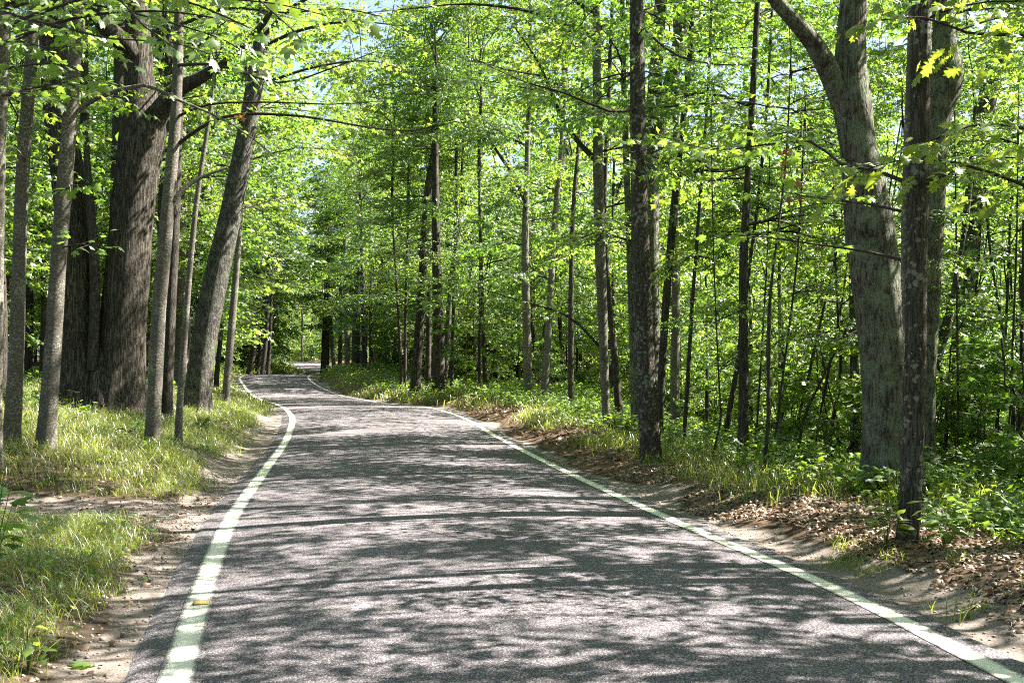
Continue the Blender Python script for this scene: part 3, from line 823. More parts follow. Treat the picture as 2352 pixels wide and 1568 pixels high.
# --- far right of the road
farR = [('oak_tree', 'sturdy trunk at the inside of the far road bend, just right of the bright gap', [(746, 853, 20), (748, 780, 18), (750, 700, 15), (752, 600, 14)], 98, 'bark_big'),
        ('maple_tree', 'thin trunk leaning left beside the sturdy trunk at the far bend', [(768, 852, 10), (762, 790, 9), (758, 720, 8)], 97, 'bark_smooth'),
        ('maple_tree', 'slim dark trunk second right of the far road bend', [(780, 852, 10), (782, 760, 9), (784, 640, 8)], 92, 'bark_dark'),
        ('maple_tree', 'tall straight grey trunk, third right of the far road bend', [(797, 860, 13), (797, 760, 12), (794, 640, 11), (792, 520, 10)], 86, 'bark_smooth'),
        ('oak_tree', 'thick dark trunk close right of the tall grey trunk by the far bend', [(816, 866, 20), (818, 760, 18), (822, 640, 17), (826, 500, 15)], 82, 'bark_dark'),
        ('maple_tree', 'dark trunk right of the thick trunk by the far bend', [(838, 872, 13), (836, 760, 12), (832, 640, 11)], 78, 'bark_dark'),
        ('maple_tree', 'slender dark twin trunk standing in the sunlit grass left of the big pair', [(922, 905, 7), (919, 800, 7), (914, 700, 6), (905, 560, 5)], 55, 'bark_dark'),
        ('maple_tree', 'straight dark thin trunk beside the slender one in the sunlit grass', [(930, 905, 8), (931, 800, 7), (932, 700, 7), (936, 560, 6)], 54, 'bark_dark'),
        ('oak_tree', 'dark oak leaning right, left of the big pair at mid-road', [(952, 912, 26), (960, 800, 22), (968, 680, 20), (974, 560, 18), (984, 430, 17), (994, 360, 15)], 50, 'bark_big'),
        ('maple_tree', 'black trunk close behind the dark leaning oak of the pair', [(982, 905, 14), (984, 800, 13), (986, 650, 12)], 54, 'bark_dark'),
        ('oak_tree', 'thick straight oak, right one of the big pair at mid-road', [(1007, 912, 29), (1008, 800, 28), (1006, 700, 25), (1002, 560, 20), (1000, 400, 16), (1000, 250, 12)], 47, 'bark_big'),
        ('maple_tree', 'bent trunk rising from behind the thick straight oak to the right', [(1020, 905, 14), (1028, 760, 14), (1040, 620, 13), (1052, 540, 10)], 52, 'bark_lean'),
        ('maple_tree', 'thin trunk right of the thick straight oak of the big pair', [(1037, 905, 9), (1040, 760, 8), (1044, 620, 7)], 50, 'bark_dark'),
        ('maple_tree', 'pale-footed thin trunk near the forest edge, right of the oak pair', [(1117, 905, 11), (1112, 820, 10), (1108, 700, 9), (1104, 560, 8)], 45, 'bark_dark'),
        ('maple_tree', 'straight brown trunk with a fork of branches halfway up the picture centre', [(1214, 935, 23), (1211, 800, 19), (1208, 680, 18), (1206, 540, 16), (1210, 400, 13), (1214, 250, 10)], 37, 'bark_smooth'),
        ('maple_tree', 'brown trunk leaning slightly right beside the forked centre trunk', [(1247, 935, 20), (1256, 820, 17), (1264, 680, 15), (1272, 540, 14), (1282, 420, 12), (1292, 300, 9)], 35, 'bark_smooth'),
        ('maple_tree', 'rough black trunk leaning between the two brown centre trunks', [(1234, 915, 17), (1240, 850, 16), (1252, 760, 12)], 42, 'bark_lean'),
        ('maple_tree', 'slender dark straight trunk right of the brown centre trunks', [(1312, 955, 14), (1311, 800, 13), (1312, 640, 12), (1317, 480, 11), (1326, 360, 8)], 31, 'bark_dark'),
        ('maple_tree', 'tall grey-brown trunk, front one of the close pair left of the spotted oak', [(1396, 1012, 18), (1388, 860, 20), (1383, 700, 23), (1378, 560, 25), (1374, 400, 24), (1372, 250, 22), (1370, 80, 18)], 25, 'bark_smooth'),
        ('maple_tree', 'dark thin trunk crossing right behind the front trunk of the close pair', [(1424, 985, 19), (1412, 820, 16), (1398, 680, 12), (1388, 480, 11), (1396, 280, 11), (1402, 120, 10), (1406, 20, 8)], 27, 'bark_dark'),
        ('oak_tree', 'lichened grey trunk just behind the spotted oak on its left', [(1464, 1000, 26), (1458, 860, 22), (1452, 720, 18), (1446, 560, 16)], 24, 'bark_lichen'),
        ('maple_tree', 'dark trunk leaning right, rising behind the spotted oak', [(1512, 1030, 18), (1522, 820, 18), (1534, 640, 18), (1548, 480, 18), (1560, 360, 15)], 22, 'bark_dark'),
        ('maple_tree', 'brown trunk standing right of the spotted oak in the green', [(1550, 1000, 24), (1550, 880, 22), (1552, 740, 20), (1552, 600, 17)], 26, 'bark_smooth'),
        ('young_maple', 'thin dark stem right of the brown trunk near the spotted oak', [(1568, 1050, 9), (1578, 900, 10), (1590, 700, 9), (1600, 560, 8)], 20, 'bark_dark'),
        ('maple_tree', 'straight slender dark trunk halfway between the spotted oak and the lichen-crusted fork', [(1705, 1080, 23), (1708, 920, 23), (1708, 760, 22), (1708, 600, 20), (1714, 470, 17), (1720, 360, 15)], 17, 'bark_dark'),
        ('maple_tree', 'leaning blackish trunk left of the straight slender dark trunk', [(1662, 1040, 14), (1676, 940, 13), (1690, 860, 12), (1702, 760, 9)], 21, 'bark_dark')]
for i, (nm, lb, pts, d, mt) in enumerate(farR):
    hero(nm, lb, pts, d, M[mt], 'edge' if d > 36 else 'canopy', i, .62 if d > 36 else (.6 if d > 30 else .4), 9 if d > 36 else 10.5, boughs=2 if d < 36 else 5, back=3 if d < 36 else 0, blo=3.4 if d < 36 else 4.2)
# --- right foreground trees
hero('oak_tree', 'straight dark oak dotted with pale round lichen spots, at the right shoulder', [(1494, 1068, 50), (1490, 960, 47), (1482, 840, 46), (1476, 700, 44), (1471, 560, 42), (1468, 400, 39), (1465, 240, 36), (1462, 0, 31)], 17.5, M['bark_spot'], 'canopy', 3, .5, 10.5, boughs=1, back=3, segs=24, lump=.05, flare=.12,
     limbs=[])
hero('oak_tree', 'forked oak behind the spotted oak, its two lichened limbs spreading at the top', [(1500, 980, 40), (1496, 700, 38), (1494, 400, 40), (1500, 260, 36), (1510, 120, 30), (1518, 0, 28)], 24, M['bark_lichen'], 'canopy', 1, .5, 12, boughs=2,
     limbs=[([(1498, 340, 36), (1520, 260, 34), (1548, 160, 32), (1566, 60, 30), (1580, -40, 27)], (0, -.1, -.2, -.3, -.4), None)])
hero('oak_tree', 'massive forked oak coated in grey-green lichen, biggest trunk on the right', [(2044, 1160, 136), (2046, 1020, 126), (2042, 900, 120), (2030, 760, 116), (2014, 640, 110), (2000, 540, 112), (1984, 420, 98), (1968, 320, 82), (1955, 220, 88), (1954, 120, 70), (1962, 0, 62)], 13, M['bark_lichen'], 'canopy', 4, .85, 9, segs=40, lump=.08, flare=.15, boughs=0,
     limbs=[([(1940, 240, 62), (1905, 165, 52), (1872, 105, 44), (1830, 55, 38), (1785, 5, 34), (1740, -60, 30)], (0, -.1, -.2, -.3, -.4, -.5), None),
            ([(1998, 540, 70), (1990, 532, 46), (1986, 528, 12)], (-.1, -.2, -.24), M['bark_big'])])
hero('maple_tree', 'slim straight trunk with pale lichen flecks right in front of the massive forked oak', [(2084, 1250, 50), (2092, 1150, 49), (2096, 1000, 52), (2103, 800, 49), (2105, 600, 47), (2113, 400, 43), (2115, 200, 40), (2121, 0, 36)], 9.4, M['bark_spot'], 'canopy', 0, .5, 7.5, segs=20, lump=.08, flare=.08, boughs=1,
     limbs=[([(2086, 760, 24), (2082, 640, 25), (2083, 480, 25), (2088, 300, 23), (2092, 150, 20), (2096, 0, 18)], .12, M['bark_smooth'])])
hero('oak_tree', 'oak with a swollen black burl high up, behind the slim flecked trunk', [(2125, 900, 44), (2132, 760, 44), (2140, 600, 46), (2148, 460, 44), (2150, 330, 48), (2160, 250, 60), (2176, 175, 74), (2172, 120, 60), (2166, 40, 46)], 15, M['bark_lichen'], 'canopy', 2, .9, 9, segs=22, lump=.12)
hero('oak_tree', 'pale sunlit limbed tree leaning out at the upper right corner', [(2200, 900, 44), (2236, 480, 44), (2262, 260, 43), (2290, 140, 42), (2322, 50, 42), (2360, -40, 40)], 21, M['bark_lean'], 'canopy', 3, .9, 10)
hero('young_maple', 'brown trunk showing just left of the massive forked oak', [(1966, 1120, 25), (1964, 960, 24), (1962, 820, 20), (1958, 680, 16)], 19, M['bark_lean'], 'sapling', 2, .5, 7, cat='tree', boughs=1)
hero('young_maple', 'curving stem hugging the left side of the massive forked oak', [(1988, 1130, 14), (1994, 940, 16), (1990, 760, 14), (1968, 600, 12), (1958, 460, 10)], 15.5, M['bark_dark'], 'sapling', 3, .4, 6, cat='tree', boughs=0)
hero('young_maple', 'leaning grey trunk right of the slim flecked trunk, disappearing upwards right', [(2132, 900, 26), (2150, 820, 26), (2170, 760, 24), (2188, 690, 18), (2196, 640, 12)], 17, M['bark_lean'], 'sapling', 0, .5, 6, cat='tree', boughs=0)
slopeR = [[(1755, 1085, 10), (1760, 960, 12), (1768, 800, 12), (1772, 680, 10), (1778, 560, 7)], [(1766, 1080, 6), (1788, 940, 7), (1806, 840, 7)], [(1812, 1098, 9), (1834, 980, 9), (1860, 860, 9), (1884, 720, 7)],
          [(1822, 1100, 7), (1852, 960, 8), (1890, 860, 7)], [(1895, 1110, 11), (1912, 980, 12), (1926, 860, 11), (1926, 720, 8)], [(2148, 1170, 11), (2166, 1050, 12), (2170, 930, 11), (2160, 840, 8)],
          [(2200, 1235, 15), (2212, 1120, 15), (2222, 1000, 13), (2228, 860, 11), (2234, 700, 8)], [(2214, 1185, 8), (2200, 1080, 8), (2206, 960, 7)], [(2260, 1230, 13), (2276, 1130, 13), (2286, 1040, 11)],
          [(2290, 1240, 10), (2300, 1120, 9), (2318, 960, 8), (2322, 780, 7)], [(2322, 1220, 15), (2328, 1060, 13), (2320, 900, 12), (2300, 740, 9)], [(1738, 1070, 6), (1742, 900, 6), (1748, 760, 5)],
          [(1640, 1050, 6), (1650, 960, 6), (1652, 880, 5)], [(1860, 1105, 8), (1872, 1000, 8), (1906, 860, 8)], [(2345, 1250, 12), (2338, 1100, 11), (2346, 940, 10)], [(2050, 1150, 8), (2110, 1050, 8), (2140, 960, 7)]]
for i, pts in enumerate(slopeR):
    pts = [(px + 5 * math.sin(1.9 * j + i), py, w * .78) for j, (px, py, w) in enumerate(pts)]
    hero('sapling_tree', 'thin crooked sapling on the bright slope around the massive forked oak', pts, 14.6 + (i * 2.7) % 6, M['bark_dark'], 'sapling', i, .27, 5.6 - .12 * (i % 5), 'thin saplings on the slope at the right', segs=8, lump=.12, cat='tree', boughs=4, blo=1.3, bsc=.42)

# ------------------------------------------------------------------ the rest of the wood
placed = [(h[1][0], h[1][1]) for h in HERO]
def free(x, y, dmin):
    return all((x - a) ** 2 + (y - b) ** 2 > dmin * dmin for a, b in placed)
def plain_trunk(kind, seed, h, r, mat):
    rr = np.random.default_rng(seed)
    n = 9
    z = np.linspace(-.4, h, n)
    b = rr.normal(0, .05, (n, 2)).cumsum(0) * (r * 3 + .15)
    b -= b[1]
    return trunk_mesh(np.column_stack([b, z]), np.linspace(r, r * .55, n), mat, 9, .08, seed, .35, .3, .35), b[-1]
TRK = {'young': [plain_trunk('y', 70 + i, 5.5, .055, M[['bark_dark', 'bark_smooth'][i % 2]]) for i in range(5)],
       'tall': [plain_trunk('t', 80 + i, 9.0, .15 + .02 * i, M[['bark_dark', 'bark_smooth', 'bark_lean', 'bark_dark', 'bark_big'][i % 5]]) for i in range(5)],
       'far': [plain_trunk('f', 90 + i, 5.0, .16, M['bark_dark']) for i in range(3)]}
cnt = 0
def wood_tree(name, label, x, y, tk, ck, sc, group, ch=7.0):
    global cnt
    cnt += 1
    t = thing(name, label, 'tree', (x, y, gz(x, y)), group, rng.uniform(0, 6.28), sc)
    me, top = TRK[tk][cnt % len(TRK[tk])]
    link('trunk', me, t)
    if ck == 'canopy':
        put_crown(t, ck, cnt, (top[0] * .7, top[1] * .7, ch), rng.uniform(0, 6.28), 1)
    else:
        put_crown(t, ck, cnt * 7 + 3, (0, 0, -.1), 0, 1)
    placed.append((x, y))
def scatter(n, side, s0, s1, y0, y1, dmin, name, label, tk, ck, s_lo, s_hi, group, ybias=1.0, keep=None):
    k = 0
    for _ in range(n * 30):
        if k >= n: break
        y = y0 + (y1 - y0) * rng.uniform() ** ybias
        s = rng.uniform(s0, s1)
        x = (xl(y) - s) if side < 0 else (xr(y) + s)
        x = float(x)
        if not free(x, y, dmin) or abs(x) > y * .4523 * 1.05 + 2.8: continue
        if keep and not keep(x, y): continue
        wood_tree(name, label, x, y, tk, ck, rng.uniform(s_lo, s_hi), group)
        k += 1
def in_view(x, y, m=1.0):
    return y > 2 and abs(x) < y * .4523 * m + 2
# right slope understory
scatter(46, 1, 5.0, 15, 10, 36, 1.4, 'young_maple', 'leafy young maple on the bright slope right of the road', 'young', 'sapling', .75, 1.15, 'young maples on the right slope')
scatter(38, 1, 4.5, 22, 18, 62, 1.8, 'understory_tree', 'sunlit understory tree in the wood right of the road', 'young', 'understory', .75, 1.1, 'understory trees right of the road')
scatter(24, 1, 2.6, 16, 36, 90, 1.8, 'understory_tree', 'understory tree by the right side of the farther road', 'young', 'understory', .7, 1.05, 'understory trees along the farther road')
# left wood understory
scatter(30, -1, 6, 24, 20, 62, 1.8, 'understory_tree', 'leafy understory tree in the wood left of the road', 'young', 'understory', .75, 1.1, 'understory trees left of the road')
scatter(16, -1, 2.8, 12, 34, 84, 1.8, 'understory_tree', 'bright maple overhanging the left verge before the road crest', 'young', 'understory', .8, 1.15, 'maples over the left verge')
scatter(34, 1, 12, 40, 24, 80, 2.2, 'understory_tree', 'sunlit understory tree lower down the right slope', 'young', 'understory', .9, 1.35, 'understory trees down the right slope')
scatter(18, 1, 15, 45, 26, 85, 3, 'forest_tree', 'leafy tree low on the slope far to the right', 'far', 'edge', .8, 1.2, 'far trees down the right slope')
scatter(16, -1, 8, 26, 24, 60, 2.2, 'understory_tree', 'leafy understory tree in the wood left of the road', 'young', 'understory', .9, 1.35, 'understory trees left of the road')
scatter(14, 1, 13, 45, 34, 85, 3, 'tall_forest_tree', 'very tall full tree rising from the right slope', 'tall', 'edge', 1.45, 1.9, 'very tall trees rising from the right slope')
# trees whose crowns lean over the farther road
scatter(20, -1, 2.6, 10, 36, 88, 2.6, 'overhanging_tree', 'full-crowned tree leaning over the left side of the farther road', 'far', 'edge', .65, 1.0, 'trees over the farther road, left side')
scatter(20, 1, 8.5, 19, 42, 92, 2.6, 'overhanging_tree', 'full-crowned tree standing along the right side of the farther road', 'far', 'edge', .65, 1.0, 'trees over the farther road, right side')
# tall trees
scatter(12, 1, 6, 20, 30, 72, 3.0, 'forest_tree', 'tall tree of the canopy in the right wood', 'tall', 'canopy', .9, 1.2, 'tall trees in the right wood')
scatter(12, -1, 5, 30, 26, 55, 3.0, 'forest_tree', 'tall tree of the canopy in the left wood', 'tall', 'canopy', .9, 1.2, 'tall trees in the left wood')
scatter(10, -1, 2.8, 8, 38, 72, 2.6, 'tall_forest_tree', 'very tall full tree of the farther left wood', 'tall', 'edge', 1.05, 1.35, 'very tall trees of the farther left wood')
scatter(22, -1, 3, 22, 55, 120, 3.0, 'tall_forest_tree', 'very tall full tree of the farther left wood', 'tall', 'edge', 1.2, 1.55, 'very tall trees of the farther left wood')
scatter(14, 1, 14, 34, 70, 130, 3.0, 'tall_forest_tree', 'very tall full tree of the farther right wood', 'tall', 'edge', 1.2, 1.5, 'very tall trees of the farther right wood')
# distance
scatter(30, 1, 3.2, 34, 88, 190, 3.6, 'forest_tree', 'leafy tree in the far wood right of the road', 'far', 'edge', .85, 1.25, 'far trees right of the road')
scatter(30, -1, 3.4, 36, 84, 200, 3.6, 'forest_tree', 'leafy tree in the far wood left of the road', 'far', 'edge', .85, 1.25, 'far trees left of the road')
scatter(22, 1, 12, 48, 40, 110, 4, 'forest_tree', 'leafy tree low on the slope far to the right', 'far', 'edge', .9, 1.25, 'far trees down the right slope')
scatter(26, -1, 20, 60, 45, 120, 4, 'forest_tree', 'leafy tree deep in the left wood', 'far', 'edge', .9, 1.25, 'far trees deep in the left wood')
for i in range(46):     # closing the view behind the last bend
    y = 196 + (i % 4) * 15 + rng.uniform(-4, 4); x = -96 + i * 3.3 + rng.uniform(-2, 2)
    if abs(x - (xl(y) + xr(y)) / 2) < 5: continue
    wood_tree('forest_tree', 'tree closing the view beyond the last bend of the road', x, y, 'far', 'edge', rng.uniform(1.1, 1.6), 'trees beyond the last bend')
for (x, y, sc) in [(-11.4, 99, 2.0), (-9.2, 107, 2.1), (-12.6, 114, 2.1), (-14.8, 124, 2.1), (-25.5, 106, 1.7), (-17.5, 133, 2.0)]:
    wood_tree('tall_forest_tree', 'very tall full tree rising over the far bend', x, y, 'tall', 'edge', sc, 'very tall trees of the farther right wood' if x > -16 else 'very tall trees of the farther left wood')
for i in range(16):
    wood_tree('forest_tree', 'tree closing the view beyond the last bend of the road', -84 + i * 3.4 + rng.uniform(-1, 1), 256 + rng.uniform(-6, 10), 'far', 'edge', rng.uniform(1.9, 2.4), 'trees beyond the last bend')
for (x, y, sc) in [(-9.6, 31.5, 1.15), (-10.8, 37, 1.35), (-12.0, 43.5, 1.4), (-14.6, 50, 1.4), (-17.0, 58, 1.4), (-12.6, 33, 1.3)]:
    wood_tree('forest_tree', 'tall tree arching over the left side of the road before the bend', x, y, 'tall', 'canopy', sc, 'tall trees arching over the road', 6.2)
def bush(x, y, sc, label, group):
    t = thing('leafy_bush', label, 'bush', (x, y, gz(x, y)), group, rng.uniform(0, 6.28), sc)
    w, l = TPL['bush'][int(rng.integers(3))]
    link('branchwork', w, t); link('foliage', l, t)
for i in range(26):
    y = rng.uniform(165, 230); x = float((xl(y) + xr(y)) / 2 + rng.choice((-1, 1)) * rng.uniform(4.5, 16)); bush(x, y, rng.uniform(1.0, 1.8), 'bright bush by the far end of the road', 'bushes at the far end of the road')
for i in range(30):
    y = rng.uniform(190, 222); x = -62 + i * 2.0; 
    if abs(x - float((xl(y) + xr(y)) / 2)) > 4: bush(x, y, rng.uniform(1.6, 2.8), 'bright bush by the far end of the road', 'bushes at the far end of the road')
for i in range(46):
    y = rng.uniform(12, 40); x = float(xr(y) + rng.uniform(4.0, 13)); bush(x, y, rng.uniform(.5, 1.0), 'leafy bush low on the right slope', 'bushes on the right slope')
for i in range(18):
    y = rng.uniform(86, 150); x = float(xl(y) - rng.uniform(2.5, 9)); bush(x, y, rng.uniform(.8, 1.4), 'leafy bush left of the far road', 'bushes left of the far road')
for i in range(18):
    y = rng.uniform(45, 110); x = float(xr(y) + rng.uniform(3.5, 12)); bush(x, y, rng.uniform(.6, 1.1), 'leafy bush in the wood edge right of the farther road', 'bushes right of the farther road')
for i in range(22):
    y = -11 - (i % 3) * 7 + rng.uniform(-2, 2); x = -30 + i * 3.2 + rng.uniform(-1, 1)
    if float(xl(y)) - 3 < x < float(xr(y)) + 3: continue
    wood_tree('forest_tree', 'roadside tree standing behind the viewer', x, y, 'far', 'edge', rng.uniform(.9, 1.2), 'trees behind the viewer')
# canopy over and beside the near road (mostly above the frame; it throws the dappled shade)
for i, (x, y, s) in enumerate([(6.5, 4, 1.0), (9.5, 9, 1.1), (8.5, 14.5, 1.0), (13, 6, 1.1), (14.5, 13, 1.1), (12, 19, 1.0), (8, -1.5, 1.0), (13, -1, 1.1), (18, 3, 1.2), (19, 10, 1.2), (9, -6, 1.0), (15, -7, 1.1), (18, 18, 1.1),
                               (-8, 6, 1.0), (-11, 11, 1.1), (-10, 1, 1.0), (-5.2, 1.5, 1.2), (-6.0, 6.8, 1.2), (-7.6, 11.2, 1.15), (-6.5, -4, 1.2), (-9.8, 15.5, 1.2), (7.4, 7.4, .95)]):
    wood_tree('forest_tree', 'tall roadside tree shading the near road', x, y, 'tall', 'canopy', s, 'tall trees shading the near road', 4.8 if x > 0 else 6.5)

# ------------------------------------------------------------------ branches one can follow in the photograph
ONE = {}
def one_leaf(shape, mat, key):
    if key not in ONE:
        ONE[key] = make_mesh('leaf', shape[0], [shape[1]], [mat])
    return ONE[key]
def leafy_branch(hero_i, pts, r0, ntwig, tl, nleaf, size, shape, mat, single=False, key='', bare=.1, seed=1, twist=.25, woodmat=None, root=None, step=.35):
    """pts: (px, py, d)"""
    if root is None:
        root, rl = HERO[hero_i][0], HERO[hero_i][1]
    else:
        rl = np.array(root.location)
    W = resample(np.array([at(*p) for p in pts]) - rl, step)
    c = Crown(seed)
    V, Qd = tube(W, np.linspace(r0, max(.004, r0 * .22), len(W)), 6, .1, seed); c.wood.add(V, Q=Qd)
    if ntwig:
        c.twigs(W, ntwig, nleaf, size, tl, bare, 4, r0 * .8, twist)
    b = link('branch', c.wood.mesh('branch', woodmat or M['twig'], True), root)
    if not ntwig: return b
    P, D, Nn, S = c.frames()
    if single:
        me = one_leaf(shape, mat, key)
        s_, d_, n_ = leaf_frames(D, Nn)
        for i in range(len(P)):
            o = bpy.data.objects.new('leaf', me); COL.objects.link(o); o.parent = b
            k = S[i]
            o.matrix_local = Matrix(((s_[i][0] * k, d_[i][0] * k, n_[i][0] * k, P[i][0]), (s_[i][1] * k, d_[i][1] * k, n_[i][1] * k, P[i][1]), (s_[i][2] * k, d_[i][2] * k, n_[i][2] * k, P[i][2]), (0, 0, 0, 1)))
    else:
        V, T = leaf_cloud(P, D, Nn, S, shape)
        o = link('foliage', make_mesh('foliage', V, [T], [mat]), b)
        o['kind'] = 'stuff'
    return b
def find(txt):
    return next(i for i, h in enumerate(HERO) if txt in h[0]['label'])
i0, i2 = find('cut by the left edge'), find('in front of the twin oak left stem')
ism = find('just right of the twin oak')
islim = find('pale lichen flecks'); istr = find('straight slender dark trunk halfway'); ifk = find('fork of branches halfway'); ipair = find('front one of the close pair')
isp = find('round lichen spots')
# maple sprays hanging into the upper left, every leaf its own piece
leafy_branch(i0, [(10, 100, 14.4), (140, 50, 13), (280, 28, 12), (420, 30, 11.4), (560, 55, 11)], .03, 9, .75, 7, .135, MAPLE, M['leaf_near'], True, 'maple', seed=21)
leafy_branch(i0, [(6, 160, 14.4), (60, 150, 13), (150, 150, 12.2), (230, 190, 11.8)], .02, 6, .55, 7, .135, MAPLE, M['leaf_near'], True, 'maple', seed=22)
leafy_branch(i0, [(14, 20, 14.4), (200, -30, 12.5), (380, -10, 11), (520, 40, 10.4), (600, 80, 10.2)], .03, 9, .75, 7, .135, MAPLE, M['leaf_near'], True, 'maple', seed=23)
leafy_branch(i0, [(12, 60, 14.4), (120, 20, 12.8), (250, -10, 11.6), (330, 60, 10.8), (400, 110, 10.5)], .025, 9, .7, 8, .14, MAPLE, M['leaf_near'], True, 'maple', seed=27)
leafy_branch(i0, [(14, 10, 14.4), (300, -60, 12), (520, -40, 10.6), (640, 40, 10), (690, 90, 9.8)], .025, 9, .7, 8, .14, MAPLE, M['leaf_near'], True, 'maple', seed=28)
leafy_branch(i0, [(4, 220, 14.4), (70, 215, 13.6), (140, 235, 13)], .015, 5, .45, 7, .13, MAPLE, M['leaf_near'], True, 'maple', seed=29)
leafy_branch(i0, [(14, 30, 14.4), (130, 60, 12.6), (260, 90, 11.6), (380, 95, 11), (470, 120, 10.6)], .022, 14, .62, 8, .135, MAPLE, M['leaf_near'], seed=71)
leafy_branch(i0, [(14, 0, 14.4), (200, 10, 12.4), (380, 50, 11.2), (520, 95, 10.5), (600, 150, 10.3)], .022, 15, .6, 8, .135, MAPLE, M['leaf_near'], seed=72)
leafy_branch(i0, [(12, -40, 14.4), (260, -50, 12), (460, -10, 10.8), (640, 10, 10.2), (760, 40, 9.9)], .024, 16, .62, 8, .135, MAPLE, M['leaf_c'], seed=73)
leafy_branch(i0, [(8, 100, 14.4), (50, 95, 13.2), (110, 110, 12.4), (180, 105, 11.8)], .016, 9, .5, 8, .13, MAPLE, M['leaf_near'], seed=74)
leafy_branch(ism, [(409, 60, 18), (520, 20, 17), (660, 30, 16), (780, 20, 15.4), (880, 40, 15)], .03, 16, .95, 9, .13, LOBED, M['leaf_c'], seed=75)
leafy_branch(i2, [(148, 440, 16), (165, 425, 15.4), (190, 430, 15)], .010, 3, .30, 5, .15, MAPLE, M['leaf_near'], True, 'maple', seed=24)
leafy_branch(i2, [(60, 370, 16), (40, 345, 15.4), (22, 340, 15.2)], .010, 2, .28, 5, .15, MAPLE, M['leaf_near'], True, 'maple', seed=25)
leafy_branch(i2, [(136, 570, 16), (190, 560, 15.6), (230, 575, 15.3)], .012, 4, .4, 6, .12, MAPLE, M['leaf_near'], True, 'maple', seed=26)
# branches crossing at the left
leafy_branch(i2, [(180, 255, 16), (230, 222, 15.8), (330, 196, 15.5), (400, 226, 15.3), (470, 255, 15.2), (540, 290, 15), (620, 350, 14.9)], .038, 9, .6, 7, .12, LOBED, M['leaf_a'], seed=31, woodmat=M['bark_smooth'], bare=.4)
leafy_branch(ism, [(410, 330, 18), (480, 282, 17.8), (560, 262, 17.6), (700, 268, 17.3), (830, 290, 17), (950, 300, 16.8), (1080, 270, 16.6)], .032, 11, .75, 5, .12, LOBED, M['leaf_c'], seed=32, bare=.3)
leafy_branch(ism, [(404, 270, 18), (480, 240, 17.6), (620, 235, 17.2), (760, 240, 17), (880, 232, 16.8)], .024, 9, .75, 5, .12, LOBED, M['leaf_a'], seed=33, bare=.25)
leafy_branch(ism, [(408, 150, 18), (500, 150, 17), (640, 190, 16), (740, 165, 15.5), (860, 120, 15)], .03, 16, .9, 9, .12, LOBED, M['leaf_b'], seed=34, bare=.2)
ilean = find('stout oak leaning right')
leafy_branch(ilean, [(598, 110, 27), (690, 70, 26.8), (800, 50, 26.5), (930, 60, 26)], .05, 16, 1.3, 11, .14, LOBED, M['leaf_c'], seed=35, bare=.15)
leafy_branch(ilean, [(600, 90, 27), (680, 10, 26.5), (790, -20, 26), (900, 0, 25.6)], .05, 16, 1.3, 11, .14, LOBED, M['leaf_a'], seed=36, bare=.15)
leafy_branch(ilean, [(584, 200, 27), (700, 160, 27), (820, 140, 27), (920, 150, 27)], .045, 14, 1.2, 10, .14, LOBED, M['leaf_c'], seed=37, bare=.2)
# branches reaching left from the slim flecked trunk and others at the right
leafy_branch(islim, [(2082, 600, 9.5), (1990, 578, 9.8), (1880, 562, 10.2), (1760, 545, 10.6), (1690, 540, 11)], .016, 9, .42, 6, .11, MAPLE, M['leaf_a'], seed=41, bare=.35)
leafy_branch(islim, [(2083, 488, 9.5), (1990, 468, 9.9), (1900, 458, 10.3), (1790, 440, 10.8)], .015, 8, .42, 6, .11, MAPLE, M['leaf_a'], seed=42, bare=.3)
leafy_branch(islim, [(2086, 420, 9.5), (2010, 392, 9.8), (1930, 375, 10.2), (1860, 325, 10.6), (1740, 335, 11.2), (1640, 345, 11.8), (1540, 320, 12.4)], .02, 17, .6, 8, .115, MAPLE, M['leaf_near'], seed=43, bare=.3)
leafy_branch(islim, [(2112, 420, 9.4), (2180, 400, 9.2), (2270, 330, 9)], .014, 6, .45, 6, .11, MAPLE, M['leaf_a'], seed=44)
leafy_branch(isp, [(1472, 320, 17.5), (1540, 330, 16.5), (1620, 345, 15.5), (1700, 330, 15)], .025, 13, .8, 9, .125, MAPLE, M['leaf_a'], seed=45)
leafy_branch(isp, [(1466, 250, 17.5), (1400, 255, 17), (1300, 215, 16.6), (1210, 190, 16.4), (1120, 150, 16)], .028, 15, .85, 9, .125, LOBED, M['leaf_a'], seed=46)
leafy_branch(isp, [(1470, 60, 17.5), (1560, 130, 16.5), (1680, 150, 15.6), (1790, 140, 15)], .025, 14, .85, 9, .125, LOBED, M['leaf_b'], seed=47)
leafy_branch(istr, [(1718, 380, 17), (1640, 395, 17), (1560, 340, 16.5), (1450, 350, 16.3), (1350, 370, 16)], .02, 13, .75, 8, .125, LOBED, M['leaf_c'], seed=48)
leafy_branch(ipair, [(1392, 815, 25), (1330, 745, 25), (1270, 712, 24.8), (1190, 690, 24.6), (1100, 660, 24.4)], .035, 16, 1.0, 10, .13, LOBED, M['leaf_a'], seed=49, bare=.25)
leafy_branch(ipair, [(1370, 370, 25), (1300, 290, 25), (1240, 150, 24.8), (1180, 60, 24.6)], .07, 14, 1.2, 11, .13, LOBED, M['leaf_c'], seed=50, bare=.3)
leafy_branch(ipair, [(1360, 270, 25), (1270, 185, 24.6), (1160, 160, 24.2), (1070, 130, 24)], .04, 14, 1.1, 11, .13, LOBED, M['leaf_a'], seed=51, bare=.3)
leafy_branch(ipair, [(1371, 90, 25), (1230, 30, 25), (1080, 10, 24.6), (950, 20, 24.2), (840, 30, 24)], .05, 24, 1.2, 11, .14, LOBED, M['leaf_c'], seed=53, bare=.3)
leafy_branch(ipair, [(1371, 40, 25), (1250, -40, 25), (1080, -60, 24.4), (920, -30, 24), (830, 0, 23.8)], .05, 24, 1.3, 11, .14, LOBED, M['leaf_a'], seed=54, bare=.3)
